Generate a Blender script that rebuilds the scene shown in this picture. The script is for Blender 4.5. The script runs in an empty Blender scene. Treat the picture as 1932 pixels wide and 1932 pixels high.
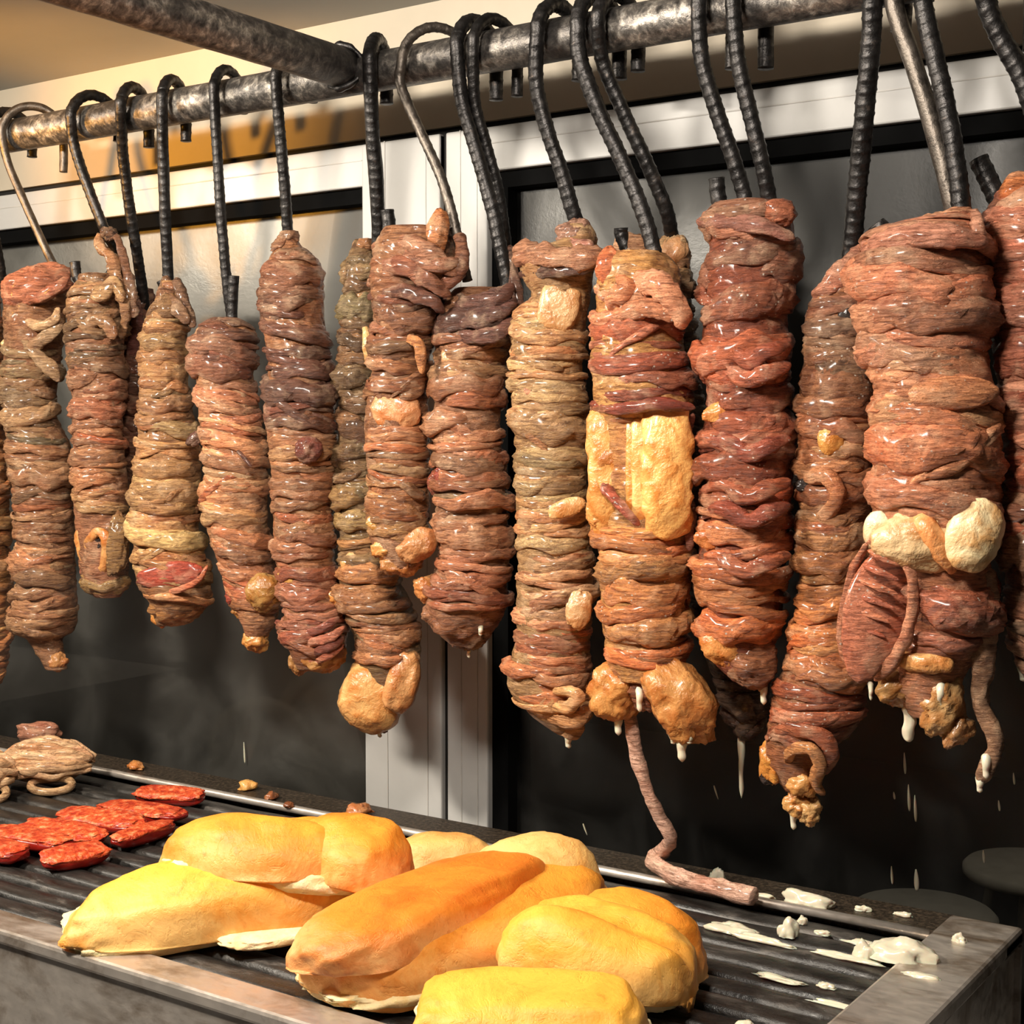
import bpy, math, random
import numpy as np
from mathutils import Vector

# ------------------------------------------------------------------ camera, light, exposure
SC = bpy.context.scene
COL = SC.collection
F = 2760.0                      # focal length in pixels of the 1932 px frame
YAW, PITCH = math.radians(34.3), math.radians(3.34)
CAMZ = 1.55
cam_d = bpy.data.cameras.new('camera'); cam = bpy.data.objects.new('camera', cam_d); COL.objects.link(cam)
cam_d.sensor_width = 36; cam_d.sensor_height = 36; cam_d.lens = F / 1932 * 36
cam_d.clip_start = 0.02
cam.location = (0, 0, CAMZ); cam.rotation_euler = (math.pi / 2 - PITCH, 0, YAW)
SC.camera = cam
SC.view_settings.view_transform = 'Standard'; SC.view_settings.look = 'None'
SC.view_settings.gamma = 1; SC.view_settings.use_curve_mapping = False
SC.view_settings.exposure = 0.0

w = bpy.data.worlds.new('world'); SC.world = w; w.use_nodes = True
w.node_tree.nodes['Background'].inputs[0].default_value = (1.0, 0.86, 0.70, 1)
w.node_tree.nodes['Background'].inputs[1].default_value = 0.06

def area(name, loc, target, size, sizey, power, col):
    d = bpy.data.lights.new(name, 'AREA'); d.shape = 'RECTANGLE'; d.size = size; d.size_y = sizey
    d.energy = power; d.color = col
    o = bpy.data.objects.new(name, d); COL.objects.link(o); o.location = loc
    o.rotation_euler = (Vector(target) - Vector(loc)).to_track_quat('-Z', 'Y').to_euler()
    return o
# row of ceiling lamps over the cook's side of the grill
area('ceiling_lamp_light', (-1.95, 0.45, CAMZ + 0.41), (-1.2, 1.0, CAMZ - 0.30), 0.22, 0.08, 5.5, (1.0, 0.90, 0.76))
area('ceiling_lamp_light', (-1.18, 0.28, CAMZ + 0.42), (-0.85, 1.05, CAMZ - 0.28), 0.20, 0.08, 21, (1.0, 0.91, 0.78))
area('ceiling_lamp_light', (-0.48, 0.40, CAMZ + 0.41), (-0.38, 1.1, CAMZ - 0.15), 0.16, 0.08, 8, (1.0, 0.92, 0.82))
# amber pendant heat lamp left of the cook, its beam turned up to the wall behind the rail
sd_ = bpy.data.lights.new('amber_spot_light', 'SPOT'); sd_.energy = 42; sd_.color = (1.0, 0.44, 0.05); sd_.spot_size = math.radians(40); sd_.spot_blend = 1.0; sd_.shadow_soft_size = 0.03
so_ = bpy.data.objects.new('amber_spot_light', sd_); COL.objects.link(so_); so_.location = (-1.62, 0.46, CAMZ + 0.17)
so_.rotation_euler = (Vector((-1.36, 1.23, CAMZ + 0.37)) - so_.location).to_track_quat('-Z', 'Y').to_euler()
# added fill light outside the glass, brightens the stools and chairs
pd = bpy.data.lights.new('outside_fill_light', 'POINT'); pd.energy = 32; pd.color = (1.0, 0.93, 0.82); pd.shadow_soft_size = 0.1
po = bpy.data.objects.new('outside_fill_light', pd); COL.objects.link(po); po.location = (-0.8, 2.3, 2.75)

# ------------------------------------------------------------------ helpers
cy, sy, cp, sp = math.cos(YAW), math.sin(YAW), math.cos(PITCH), math.sin(PITCH)
RIGHT = np.array([cy, sy, 0.0]); FWD = np.array([-sy * cp, cy * cp, -sp]); UP = np.cross(RIGHT, FWD)
CAM = np.array([0, 0, CAMZ])
def ray(x, y): return FWD + (x - 966) / F * RIGHT + (966 - y) / F * UP
def px(x, y, Y):                      # pixel -> point on the vertical plane at distance Y
    d = ray(x, y); return CAM + d * (Y / d[1])
def pz(x, y, z):                      # pixel -> point on the horizontal plane at height z
    d = ray(x, y); return CAM + d * ((z - CAMZ) / d[2])
def depth(P): return float(np.dot(np.asarray(P) - CAM, FWD))
def lin(c):
    return tuple(((v / 255) / 12.92 if v / 255 <= 0.04045 else ((v / 255 + 0.055) / 1.055) ** 2.4) for v in c)
def smooth(t): return t * t * (3 - 2 * t)
def _h(ix, iy, iz, seed):
    n = (ix * 374761393 + iy * 668265263 + iz * 2147483647 + seed * 1274126177) & 0xFFFFFFFF
    n = ((n ^ (n >> 13)) * 1274126177) & 0xFFFFFFFF
    n = ((n ^ (n >> 15)) * 2246822519) & 0xFFFFFFFF
    return ((n ^ (n >> 16)) & 0xFFFF) / 32767.5 - 1.0
def noise(p, seed=0):                 # value noise, p (...,3) -> (...)
    p = np.asarray(p, float); i = np.floor(p).astype(np.int64); f = smooth(p - i)
    r = 0
    for a in (0, 1):
        for b in (0, 1):
            for c in (0, 1):
                wgt = (f[..., 0] if a else 1 - f[..., 0]) * (f[..., 1] if b else 1 - f[..., 1]) * (f[..., 2] if c else 1 - f[..., 2])
                r = r + wgt * _h(i[..., 0] + a, i[..., 1] + b, i[..., 2] + c, seed)
    return r
def fbm(p, seed=0, o=3):
    r = 0; a = 1.0
    for k in range(o): r = r + a * noise(np.asarray(p) * 2 ** k, seed + k * 17); a *= 0.5
    return r
def mesh(name, V, Q, smooth_=True):
    V = np.asarray(V, np.float32).reshape(-1, 3)
    me = bpy.data.meshes.new(name)
    if isinstance(Q, np.ndarray) and Q.ndim == 2:
        n, k = Q.shape
        me.vertices.add(len(V)); me.vertices.foreach_set('co', V.ravel())
        me.loops.add(n * k); me.loops.foreach_set('vertex_index', Q.astype(np.int32).ravel())
        me.polygons.add(n); me.polygons.foreach_set('loop_start', np.arange(0, n * k, k, dtype=np.int32))
        me.update(calc_edges=True)
    else:
        me.from_pydata([tuple(v) for v in V], [], Q)
    if smooth_: me.polygons.foreach_set('use_smooth', np.ones(len(me.polygons), bool))
    me.update(); return me
def grid_quads(n, m, wrap=True):      # n rows, m columns (columns closed)
    i = np.arange(n - 1)[:, None]; j = np.arange(m if wrap else m - 1)[None, :]; j2 = (j + 1) % m
    return np.stack([i * m + j, i * m + j2, (i + 1) * m + j2, (i + 1) * m + j], -1).reshape(-1, 4)
def obj(name, me, mat, parent=None, color=None):
    o = bpy.data.objects.new(name, me); COL.objects.link(o)
    if mat: me.materials.append(mat)
    if parent: o.parent = parent
    if color is not None: o.color = color if len(color) == 4 else (*color, 0)
    return o
def empty(name, loc):
    o = bpy.data.objects.new(name, None); COL.objects.link(o); o.location = loc; o.empty_display_size = 0.02; return o
def tag(o, label, cat, group=None):
    o['label'] = label; o['category'] = cat
    if group: o['group'] = group
    return o
def box(name, lo, hi, mat, parent=None, org=(0, 0, 0), bev=0.0, color=None):
    lo = np.array(lo, float) - org; hi = np.array(hi, float) - org
    V = [(x, y, z) for x in (lo[0], hi[0]) for y in (lo[1], hi[1]) for z in (lo[2], hi[2])]
    Q = [(0, 1, 3, 2), (4, 6, 7, 5), (0, 4, 5, 1), (2, 3, 7, 6), (0, 2, 6, 4), (1, 5, 7, 3)]
    me = mesh(name, V, Q, False)
    o = obj(name, me, mat, parent, color)
    if bev:
        b = o.modifiers.new('bevel', 'BEVEL'); b.width = bev; b.segments = 2
    return o
def struct(o): o['kind'] = 'structure'; return o
def catmull(P, n):                    # resample control points to n points, even in arc length
    P = np.asarray(P, float)
    if len(P) == 2: P = np.array([P[0], (P[0] + P[1]) / 2, P[1]])
    Q = np.vstack([2 * P[0] - P[1], P, 2 * P[-1] - P[-2]]); out = []
    for k in range(1, len(Q) - 2):
        t = np.linspace(0, 1, 24, endpoint=False)[:, None]
        a, b, c, d = Q[k - 1], Q[k], Q[k + 1], Q[k + 2]
        out.append(0.5 * (2 * b + (c - a) * t + (2 * a - 5 * b + 4 * c - d) * t ** 2 + (3 * b - a - 3 * c + d) * t ** 3))
    out = np.vstack(out + [Q[-2][None]])
    L = np.concatenate([[0], np.cumsum(np.linalg.norm(np.diff(out, axis=0), axis=1))])
    s = np.linspace(0, L[-1], n)
    return np.stack([np.interp(s, L, out[:, k]) for k in range(out.shape[1])], 1), s
def frames(P):
    T = np.gradient(P, axis=0); T /= np.linalg.norm(T, axis=1)[:, None] + 1e-12
    N = np.zeros_like(T); ref = np.array([1, 0.2, 0.1]); 
    v = ref - T[0] * ref.dot(T[0]); N[0] = v / np.linalg.norm(v)
    for k in range(1, len(P)):
        v = N[k - 1] - T[k] * N[k - 1].dot(T[k]); N[k] = v / (np.linalg.norm(v) + 1e-12)
    return T, N, np.cross(T, N)
def tube_mesh(name, P, R, sides, org):   # R (n,) or (n,sides); rounded-off ends by fan
    T, N, B = frames(P); th = np.linspace(0, 2 * np.pi, sides, endpoint=False)
    R = np.asarray(R); R = R[:, None] if R.ndim == 1 else R
    V = P[:, None, :] + R[..., None] * (np.cos(th)[None, :, None] * N[:, None, :] + np.sin(th)[None, :, None] * B[:, None, :])
    n = len(P); Q = grid_quads(n, sides).tolist()
    V = V.reshape(-1, 3); V = np.vstack([V, P[0], P[-1]]) - np.asarray(org)
    a, b = n * sides, n * sides + 1
    for j in range(sides):
        k = (j + 1) % sides
        Q.append((a, k, j)); Q.append((b, (n - 1) * sides + j, (n - 1) * sides + k))
    return mesh(name, V, Q)

# ------------------------------------------------------------------ materials
class NT:
    def __init__(s, name):
        s.m = bpy.data.materials.new(name); s.m.use_nodes = True; s.t = s.m.node_tree
        s.b = s.t.nodes['Principled BSDF']
    def n(s, typ, **kw):
        n = s.t.nodes.new(typ)
        for k, v in kw.items():
            if k.startswith('i_'): n.inputs[int(k[2:])].default_value = v
            else: setattr(n, k, v)
        return n
    def l(s, a, b): s.t.links.new(a, b)
    def coord(s, scale=(1, 1, 1), kind='Object', rnd=True):
        tc = s.n('ShaderNodeTexCoord'); mp = s.n('ShaderNodeMapping'); s.l(tc.outputs[kind], mp.inputs[0])
        mp.inputs['Scale'].default_value = scale
        if rnd:
            oi = s.n('ShaderNodeObjectInfo'); ml = s.n('ShaderNodeMath', operation='MULTIPLY', i_1=37.0)
            s.l(oi.outputs['Random'], ml.inputs[0]); s.l(ml.outputs[0], mp.inputs['Location'])
        return mp.outputs[0]
    def noise(s, vec, scale, detail=4, rough=0.55, dist=0.0):
        n = s.n('ShaderNodeTexNoise'); n.inputs['Scale'].default_value = scale; n.inputs['Detail'].default_value = detail
        n.inputs['Roughness'].default_value = rough; n.inputs['Distortion'].default_value = dist
        if vec is not None: s.l(vec, n.inputs['Vector'])
        return n.outputs[0]
    def ramp(s, fac, stops):
        r = s.n('ShaderNodeValToRGB'); e = r.color_ramp.elements
        while len(e) < len(stops): e.new(0.5)
        for k, (p, c) in enumerate(stops): e[k].position = p; e[k].color = (*c, 1) if len(c) == 3 else c
        s.l(fac, r.inputs[0]); return r.outputs[0]
    def mix(s, fac, a, b, mode='MIX'):
        m = s.n('ShaderNodeMix', data_type='RGBA', blend_type=mode)
        for v, k in ((fac, 0), (a, 6), (b, 7)):
            if hasattr(v, 'is_linked'): s.l(v, m.inputs[k])
            else: m.inputs[k].default_value = v if k == 0 else ((*v, 1) if len(v) == 3 else v)
        return m.outputs[2]
    def bump(s, h, strength, dist, prev=None):
        b = s.n('ShaderNodeBump'); b.inputs['Strength'].default_value = strength; b.inputs['Distance'].default_value = dist
        s.l(h, b.inputs['Height'])
        if prev: s.l(prev, b.inputs['Normal'])
        return b.outputs[0]
    def set(s, **kw):
        for k, v in kw.items():
            k = k.replace('_', ' ')
            if hasattr(v, 'is_linked'): s.l(v, s.b.inputs[k])
            else: s.b.inputs[k].default_value = (*v, 1) if isinstance(v, tuple) and len(v) == 3 and k != 'Subsurface Radius' else v
        return s
g3 = lambda v: (v, v, v)

def make_meat(name, wet=1.0):
    m = NT(name); oi_ = m.n('ShaderNodeObjectInfo'); oc = oi_.outputs['Color']; al = oi_.outputs['Alpha']
    c = m.coord((1, 1, 1)); cs = m.coord((1, 1, 5.5)); cf = m.coord((1, 1, 3.0))
    streak = m.noise(cs, 60, 6, 0.65, 0.8); blot = m.noise(c, 42, 4, 0.6, 0.5); fine = m.noise(cf, 300, 4, 0.65, 0.4)
    dark = m.mix(1.0, oc, (0.30, 0.21, 0.16), 'MULTIPLY'); lite = m.mix(0.40, oc, (0.84, 0.60, 0.38))
    f1 = m.ramp(streak, [(0.34, g3(0)), (0.56, g3(1))])
    col = m.mix(f1, dark, oc)
    col = m.mix(m.ramp(blot, [(0.52, g3(0)), (0.70, g3(0.9))]), col, lite)
    f3 = m.ramp(m.noise(c, 24, 2), [(0.52, g3(0)), (0.68, g3(0.28))])
    col = m.mix(f3, col, m.mix(1.0, oc, (0.95, 0.52, 0.40), 'MULTIPLY'))
    col = m.mix(m.ramp(fine, [(0.32, g3(0.55)), (0.46, g3(0))]), col, m.mix(1.0, oc, (0.34, 0.24, 0.18), 'MULTIPLY'))
    v = m.n('ShaderNodeTexVoronoi'); v.inputs['Scale'].default_value = 210; m.l(c, v.inputs['Vector'])   # specks of set white fat
    dn = m.n('ShaderNodeMath', operation='MULTIPLY_ADD', i_1=-1.0, i_2=0.22); m.l(v.outputs['Distance'], dn.inputs[0])
    an = m.n('ShaderNodeMath', operation='MULTIPLY', i_1=9.0); m.l(dn.outputs[0], an.inputs[0])
    sm = m.n('ShaderNodeMath', operation='GREATER_THAN', i_1=0.56); m.l(m.noise(c, 33, 2), sm.inputs[0])
    a2 = m.n('ShaderNodeMath', operation='MULTIPLY', use_clamp=True); m.l(an.outputs[0], a2.inputs[0]); m.l(sm.outputs[0], a2.inputs[1])
    a3 = m.n('ShaderNodeMath', operation='MULTIPLY', use_clamp=True); m.l(a2.outputs[0], a3.inputs[0]); m.l(al, a3.inputs[1])
    col = m.mix(a3.outputs[0], col, (0.82, 0.76, 0.64))
    n1 = m.bump(streak, 0.95, 0.006); n2 = m.bump(fine, 0.6, 0.0022, n1)
    rg = m.ramp(blot, [(0.35, g3(0.32)), (0.65, g3(0.55))])
    m.set(Base_Color=col, Normal=n2, Roughness=rg, Specular_IOR_Level=0.5, Coat_Weight=0.30 * wet, Coat_Roughness=0.16)
    return m.m
MEAT = make_meat('meat')
def make_fat():
    m = NT('fat'); oc = m.n('ShaderNodeObjectInfo').outputs['Color']; c = m.coord()
    b = m.noise(c, 60, 4, 0.55, 0.3); fine = m.noise(c, 330, 3)
    col = m.mix(m.ramp(b, [(0.42, g3(0)), (0.64, g3(0.85))]), oc, m.mix(1.0, oc, (0.70, 0.42, 0.22), 'MULTIPLY'))
    m.set(Base_Color=col, Roughness=0.32, Subsurface_Weight=0.12, Subsurface_Scale=0.006, Subsurface_Radius=(1.0, 0.6, 0.35),
          Coat_Weight=0.30, Coat_Roughness=0.15, Normal=m.bump(fine, 0.45, 0.0016, m.bump(b, 0.8, 0.005)))
    return m.m
FAT = make_fat()
def make_grease():
    m = NT('melted_fat'); m.set(Base_Color=lin((214, 206, 182)), Roughness=0.22, Subsurface_Weight=0.4, Subsurface_Scale=0.006, Coat_Weight=0.4)
    return m.m
GREASE = make_grease()
def make_iron(name, base, hi, rough, metal=0.85, scale=120):
    m = NT(name); c = m.coord(); b = m.noise(c, scale, 5, 0.65); f = m.noise(c, scale * 5, 2)
    col = m.ramp(b, [(0.35, base), (0.62, tuple(v * 1.9 for v in base)), (0.76, hi)])
    m.set(Base_Color=col, Metallic=metal, Roughness=m.ramp(b, [(0.3, g3(rough)), (0.7, g3(rough + 0.2))]),
          Normal=m.bump(f, 0.3, 0.0008, m.bump(b, 0.4, 0.0015)))
    return m.m
REBAR = make_iron('blackened_rebar', (0.028, 0.026, 0.025), (0.14, 0.11, 0.09), 0.32)
ROD = make_iron('grimy_steel_rod', (0.085, 0.072, 0.06), (0.22, 0.18, 0.14), 0.36)
def make_pipe():
    m = NT('weathered_pipe'); c = m.coord(rnd=False)
    b = m.noise(c, 95, 6, 0.7, 0.3); big = m.noise(c, 7, 3)
    col = m.ramp(b, [(0.36, (0.06, 0.055, 0.05)), (0.50, (0.20, 0.18, 0.16)), (0.57, (0.36, 0.32, 0.27)), (0.66, (0.66, 0.61, 0.54))])
    col = m.mix(m.ramp(big, [(0.42, g3(0)), (0.6, g3(0.8))]), col, (0.055, 0.05, 0.048))
    m.set(Base_Color=col, Metallic=0.7, Roughness=m.ramp(b, [(0.35, g3(0.30)), (0.7, g3(0.5))]), Normal=m.bump(b, 0.5, 0.002))
    return m.m
PIPE = make_pipe()
def plain(name, col, rough=0.5, metal=0.0, var=0.15, scale=30, bump=0.0, spec=0.5):
    m = NT(name); c = m.coord(rnd=False); b = m.noise(c, scale, 5, 0.6)
    cc = m.ramp(b, [(0.3, tuple(v * (1 - var) for v in col)), (0.7, tuple(min(1, v * (1 + var)) for v in col))])
    m.set(Base_Color=cc, Roughness=rough, Metallic=metal, Specular_IOR_Level=spec)
    if bump: m.set(Normal=m.bump(m.noise(c, scale * 6, 3), bump, 0.001))
    return m.m
WALLM = plain('cream_wall_paint', (0.44, 0.38, 0.29), 0.55, var=0.06, scale=9, bump=0.1)
CEILM = plain('ceiling_board', (0.36, 0.36, 0.35), 0.6, var=0.06, scale=5)
FRAMEM = plain('white_window_frame', (0.47, 0.46, 0.44), 0.30, var=0.05, scale=14)
BLACKM = plain('black_rubber_gasket', (0.004, 0.004, 0.004), 0.85, var=0.2, spec=0.03)
SEAMM = plain('dark_seam', (0.012, 0.011, 0.010), 0.7, spec=0.2)
DARKM = plain('dark_counter', (0.014, 0.015, 0.018), 0.45)
STOOLM = plain('grey_stool_top', (0.62, 0.60, 0.54), 0.6, var=0.1)
CHAIRM = plain('dark_grey_chair', (0.26, 0.24, 0.19), 0.5)
def make_steel():
    m = NT('stained_stainless_steel'); c = m.coord((0.5, 1, 1), rnd=False)
    b = m.noise(c, 22, 6, 0.65, 0.5); d = m.noise(c, 130, 4, 0.6)
    grime = m.ramp(b, [(0.48, g3(0)), (0.68, g3(0.9))])
    col = m.mix(grime, (0.64, 0.57, 0.50), (0.20, 0.125, 0.065))
    m.set(Base_Color=col, Metallic=0.75, Roughness=m.ramp(d, [(0.3, g3(0.28)), (0.7, g3(0.50))]), Normal=m.bump(d, 0.15, 0.001))
    return m.m
STEEL = make_steel()
def make_grate():
    m = NT('greasy_cast_iron'); c = m.coord((0.35, 1, 1)); c2 = m.coord()
    b = m.noise(c, 40, 6, 0.65, 0.6); d = m.noise(c2, 210, 4, 0.65)
    col = m.ramp(b, [(0.38, (0.010, 0.009, 0.008)), (0.56, (0.035, 0.031, 0.027)), (0.72, (0.16, 0.14, 0.12))])
    m.set(Base_Color=col, Metallic=0.3, Roughness=m.ramp(b, [(0.35, g3(0.30)), (0.65, g3(0.58))]),
          Coat_Weight=0.15, Coat_Roughness=0.25, Normal=m.bump(d, 0.5, 0.0015, m.bump(b, 0.4, 0.003)))
    return m.m
GRATE = make_grate()
def make_soot():
    m = NT('sooty_steel_ledge'); c = m.coord(rnd=False); b = m.noise(c, 28, 6, 0.7, 0.4); d = m.noise(c, 260, 4, 0.7)
    col = m.mix(m.ramp(d, [(0.45, g3(0)), (0.65, g3(1))]), (0.035, 0.025, 0.016), (0.12, 0.085, 0.055))
    tc = m.n('ShaderNodeTexCoord'); sx = m.n('ShaderNodeSeparateXYZ'); m.l(tc.outputs['Object'], sx.inputs[0])
    mr = m.n('ShaderNodeMapRange'); m.l(sx.outputs[0], mr.inputs[0])
    mr.inputs[1].default_value = 0.50; mr.inputs[2].default_value = 0.84
    add = m.n('ShaderNodeMath', operation='MULTIPLY_ADD', i_1=1.3); m.l(b, add.inputs[0]); m.l(mr.outputs[0], add.inputs[2])
    clean = m.ramp(add.outputs[0], [(1.05, g3(0)), (1.25, g3(1))])   # the corner end is wiped clean of soot
    col = m.mix(clean, col, (0.42, 0.34, 0.28))
    m.set(Base_Color=col, Metallic=0.5, Roughness=0.42, Normal=m.bump(d, 0.5, 0.002))
    return m.m
SOOT = make_soot()
def make_glass():
    m = NT('greasy_window_glass'); t = m.t; t.nodes.remove(m.b); out = t.nodes['Material Output']
    c = m.coord(rnd=False); sm = m.noise(c, 9, 5, 0.6, 0.8); spk = m.noise(c, 260, 3, 0.7)
    tr = m.n('ShaderNodeBsdfTransparent'); tr.inputs[0].default_value = (0.60, 0.59, 0.56, 1)
    gl = m.n('ShaderNodeBsdfGlossy'); gl.inputs[0].default_value = (1, 1, 1, 1)
    m.l(m.ramp(sm, [(0.35, g3(0.30)), (0.65, g3(0.48))]), gl.inputs['Roughness'])
    m.l(m.bump(spk, 0.25, 0.0008), gl.inputs['Normal'])
    fr = m.n('ShaderNodeFresnel'); fr.inputs[0].default_value = 1.5
    mx = m.n('ShaderNodeMixShader'); fk = m.n('ShaderNodeMath', operation='MULTIPLY', i_1=0.55); m.l(fr.outputs[0], fk.inputs[0]); m.l(fk.outputs[0], mx.inputs[0]); m.l(tr.outputs[0], mx.inputs[1]); m.l(gl.outputs[0], mx.inputs[2])
    df = m.n('ShaderNodeBsdfDiffuse'); df.inputs[0].default_value = (0.5, 0.48, 0.44, 1)
    mx2 = m.n('ShaderNodeMixShader'); m.l(m.ramp(sm, [(0.4, g3(0.003)), (0.75, g3(0.024))]), mx2.inputs[0])
    m.l(mx.outputs[0], mx2.inputs[1]); m.l(df.outputs[0], mx2.inputs[2]); m.l(mx2.outputs[0], out.inputs[0])
    return m.m
GLASS = make_glass()
def make_crust():
    m = NT('bread_crust'); oc = m.n('ShaderNodeObjectInfo').outputs['Color']; c = m.coord()
    b = m.noise(c, 16, 6, 0.65, 0.5); d = m.noise(c, 110, 5, 0.7); cr = m.noise(m.coord((1, 1, 1)), 34, 4, 0.6, 1.2)
    tc = m.n('ShaderNodeTexCoord'); sx = m.n('ShaderNodeSeparateXYZ'); m.l(tc.outputs['Generated'], sx.inputs[0])
    ad = m.n('ShaderNodeMath', operation='MULTIPLY_ADD', i_1=0.5); m.l(b, ad.inputs[0]); m.l(sx.outputs[2], ad.inputs[2])
    pale = m.mix(0.42, oc, (0.90, 0.68, 0.34)); brown = m.mix(1.0, oc, (0.84, 0.58, 0.32), 'MULTIPLY')
    col = m.mix(m.ramp(ad.outputs[0], [(0.55, g3(0)), (0.95, g3(1))]), pale, oc)     # the baked top is browner than the flanks
    col = m.mix(m.ramp(b, [(0.46, g3(0)), (0.70, g3(1))]), col, brown)
    col = m.mix(m.ramp(d, [(0.56, g3(0)), (0.76, g3(0.55))]), col, m.mix(1.0, oc, (0.62, 0.36, 0.15), 'MULTIPLY'))
    ab = m.n('ShaderNodeMath', operation='SUBTRACT', i_1=0.5); m.l(cr, ab.inputs[0]); ab2 = m.n('ShaderNodeMath', operation='ABSOLUTE'); m.l(ab.outputs[0], ab2.inputs[0])
    crack = m.ramp(ab2.outputs[0], [(0.0, g3(0)), (0.018, g3(1))])
    m.set(Base_Color=col, Roughness=0.55, Subsurface_Weight=0.1, Subsurface_Scale=0.008, Subsurface_Radius=(1, 0.5, 0.2),
          Normal=m.bump(d, 0.35, 0.0016, m.bump(b, 0.5, 0.006, m.bump(crack, 0.2, 0.0025))))
    return m.m
CRUST = make_crust()
def make_crumb():
    m = NT('bread_crumb'); c = m.coord(); b = m.noise(c, 50, 5, 0.65); d = m.noise(c, 420, 4, 0.7)
    m.set(Base_Color=m.ramp(b, [(0.3, lin((232, 196, 128))), (0.7, lin((250, 234, 190)))]), Roughness=0.85, Subsurface_Weight=0.15, Subsurface_Scale=0.008,
          Normal=m.bump(d, 0.5, 0.0012, m.bump(b, 0.5, 0.004)))
    return m.m
CRUMB = make_crumb()
def make_chorizo():
    m = NT('chorizo_flesh'); c = m.coord(); b = m.noise(c, 130, 3, 0.6); d = m.noise(c, 40, 3)
    col = m.ramp(b, [(0.38, lin((176, 52, 18))), (0.54, lin((228, 98, 46))), (0.66, lin((244, 156, 104)))])
    m.set(Base_Color=m.mix(m.ramp(d, [(0.4, g3(0.5)), (0.65, g3(0))]), col, lin((150, 28, 12))), Roughness=0.5, Coat_Weight=0.2, Coat_Roughness=0.2,
          Normal=m.bump(b, 0.9, 0.004))
    return m.m
CHORIZO = make_chorizo()
CASING = plain('chorizo_casing', lin((128, 26, 18)), 0.25, var=0.3, scale=90)

# ------------------------------------------------------------------ the setting
GZ = CAMZ - 0.40        # grill top
DW = 1.23               # front face of the window frames
DG = 1.255              # glass
DP = 1.10               # rail from which everything hangs
CZ = px(350, 97, DW)[2] # ceiling height
XL, XR = -2.6, 0.25
z_at = lambda x, y, Y=DW: px(x, y, Y)[2]
x_at = lambda x, y, Y=DW: px(x, y, Y)[0]
zseam = z_at(0, 362); zhead_lo = z_at(0, 434); zgask_lo = z_at(0, 458)
fl = struct(box('floor', (-7, -1.5, -0.05), (3, 7, 0), DARKM))
ce = struct(box('ceiling', (XL, -0.6, CZ), (XR + 0.8, DW + 0.25, CZ + 0.03), CEILM))
wb = struct(box('wall_back', (XL, DW + 0.004, zseam + 0.002), (XR, DW + 0.12, CZ), WALLM))
sl = struct(box('trim_1', (XL, DW + 0.010, zseam - 0.004), (XR, DW + 0.05, zseam + 0.003), SEAMM))
wl = struct(box('wall_low', (XL, DW + 0.002, 0), (XR, DW + 0.12, GZ - 0.16), DARKM))
xm0 = x_at(686, 800); xmg = x_at(832, 800); xmg2 = x_at(843, 800); xm1 = x_at(920, 800); xg1 = x_at(950, 800)
zbot = GZ - 0.16
def window(name, x0, x1, jamb_lo, jamb_hi, gasket_lo, gasket_hi):
    root = struct(empty(name, ((x0 + x1) / 2, DW, zbot))); org = np.array(root.location)
    box('frame_header', (x0, DW, zhead_lo), (x1, DW + 0.05, zseam - 0.005), FRAMEM, root, org, 0.0015)
    if jamb_lo: box('frame_jamb', (jamb_lo[0], DW - 0.001, zbot), (jamb_lo[1], DW + 0.05, zseam - 0.005), FRAMEM, root, org, 0.002)
    if jamb_hi: box('frame_jamb', (jamb_hi[0], DW - 0.001, zbot), (jamb_hi[1], DW + 0.05, zseam - 0.005), FRAMEM, root, org, 0.002)
    box('frame_sill', (x0, DW, zbot), (x1, DW + 0.05, zbot + 0.03), FRAMEM, root, org, 0.002)
    g0 = jamb_lo[1] if jamb_lo else x0; g1 = jamb_hi[0] if jamb_hi else x1
    box('gasket_header', (g0, DW + 0.008, zgask_lo), (g1, DW + 0.05, zhead_lo), BLACKM, root, org)
    if gasket_lo: box('gasket_side', (g0, DW + 0.008, zbot + 0.03), (gasket_lo, DW + 0.05, zgask_lo), BLACKM, root, org)
    box('glass_pane', (g0, DG, zbot + 0.03), (g1, DG + 0.004, zgask_lo + 0.004), GLASS, root, org)
    # thin seam in the snapped-on cover strip
    zs = zhead_lo + (zseam - zhead_lo) * 0.55
    box('cover_seam', (g0, DW - 0.0006, zs), (g1, DW + 0.01, zs + 0.0012), WSEAM, root, org)
    return root
WSEAM = plain('grey_seam', (0.45, 0.43, 0.40), 0.5)
w1 = window('window_1', XL, xmg, None, (xm0, xmg), None, None)
w2 = window('window_2', xmg2, XR, (xmg2, xm1), None, xg1, None)
gp = struct(box('trim_2', (xmg, DW + 0.006, zbot), (xmg2, DW + 0.04, zseam - 0.005), SEAMM))
# cover-strip groove on the two jambs
for k, xx in enumerate((0.30, 0.82)):
    x = xm0 + (xmg - xm0) * xx
    box('cover_seam', (x, DW - 0.0016, zbot), (x + 0.0012, DW + 0.01, zseam - 0.005), WSEAM, w1, np.array(w1.location))
for xx in (0.35, 0.75):
    x = xmg2 + (xm1 - xmg2) * xx
    box('cover_seam', (x, DW - 0.0016, zbot), (x + 0.0012, DW + 0.01, zseam - 0.005), WSEAM, w2, np.array(w2.location))
# outside the glass: end wall of the night
struct(box('wall_outside', (-9, 6.5, 0), (3, 6.6, 3.2), DARKM))

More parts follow.
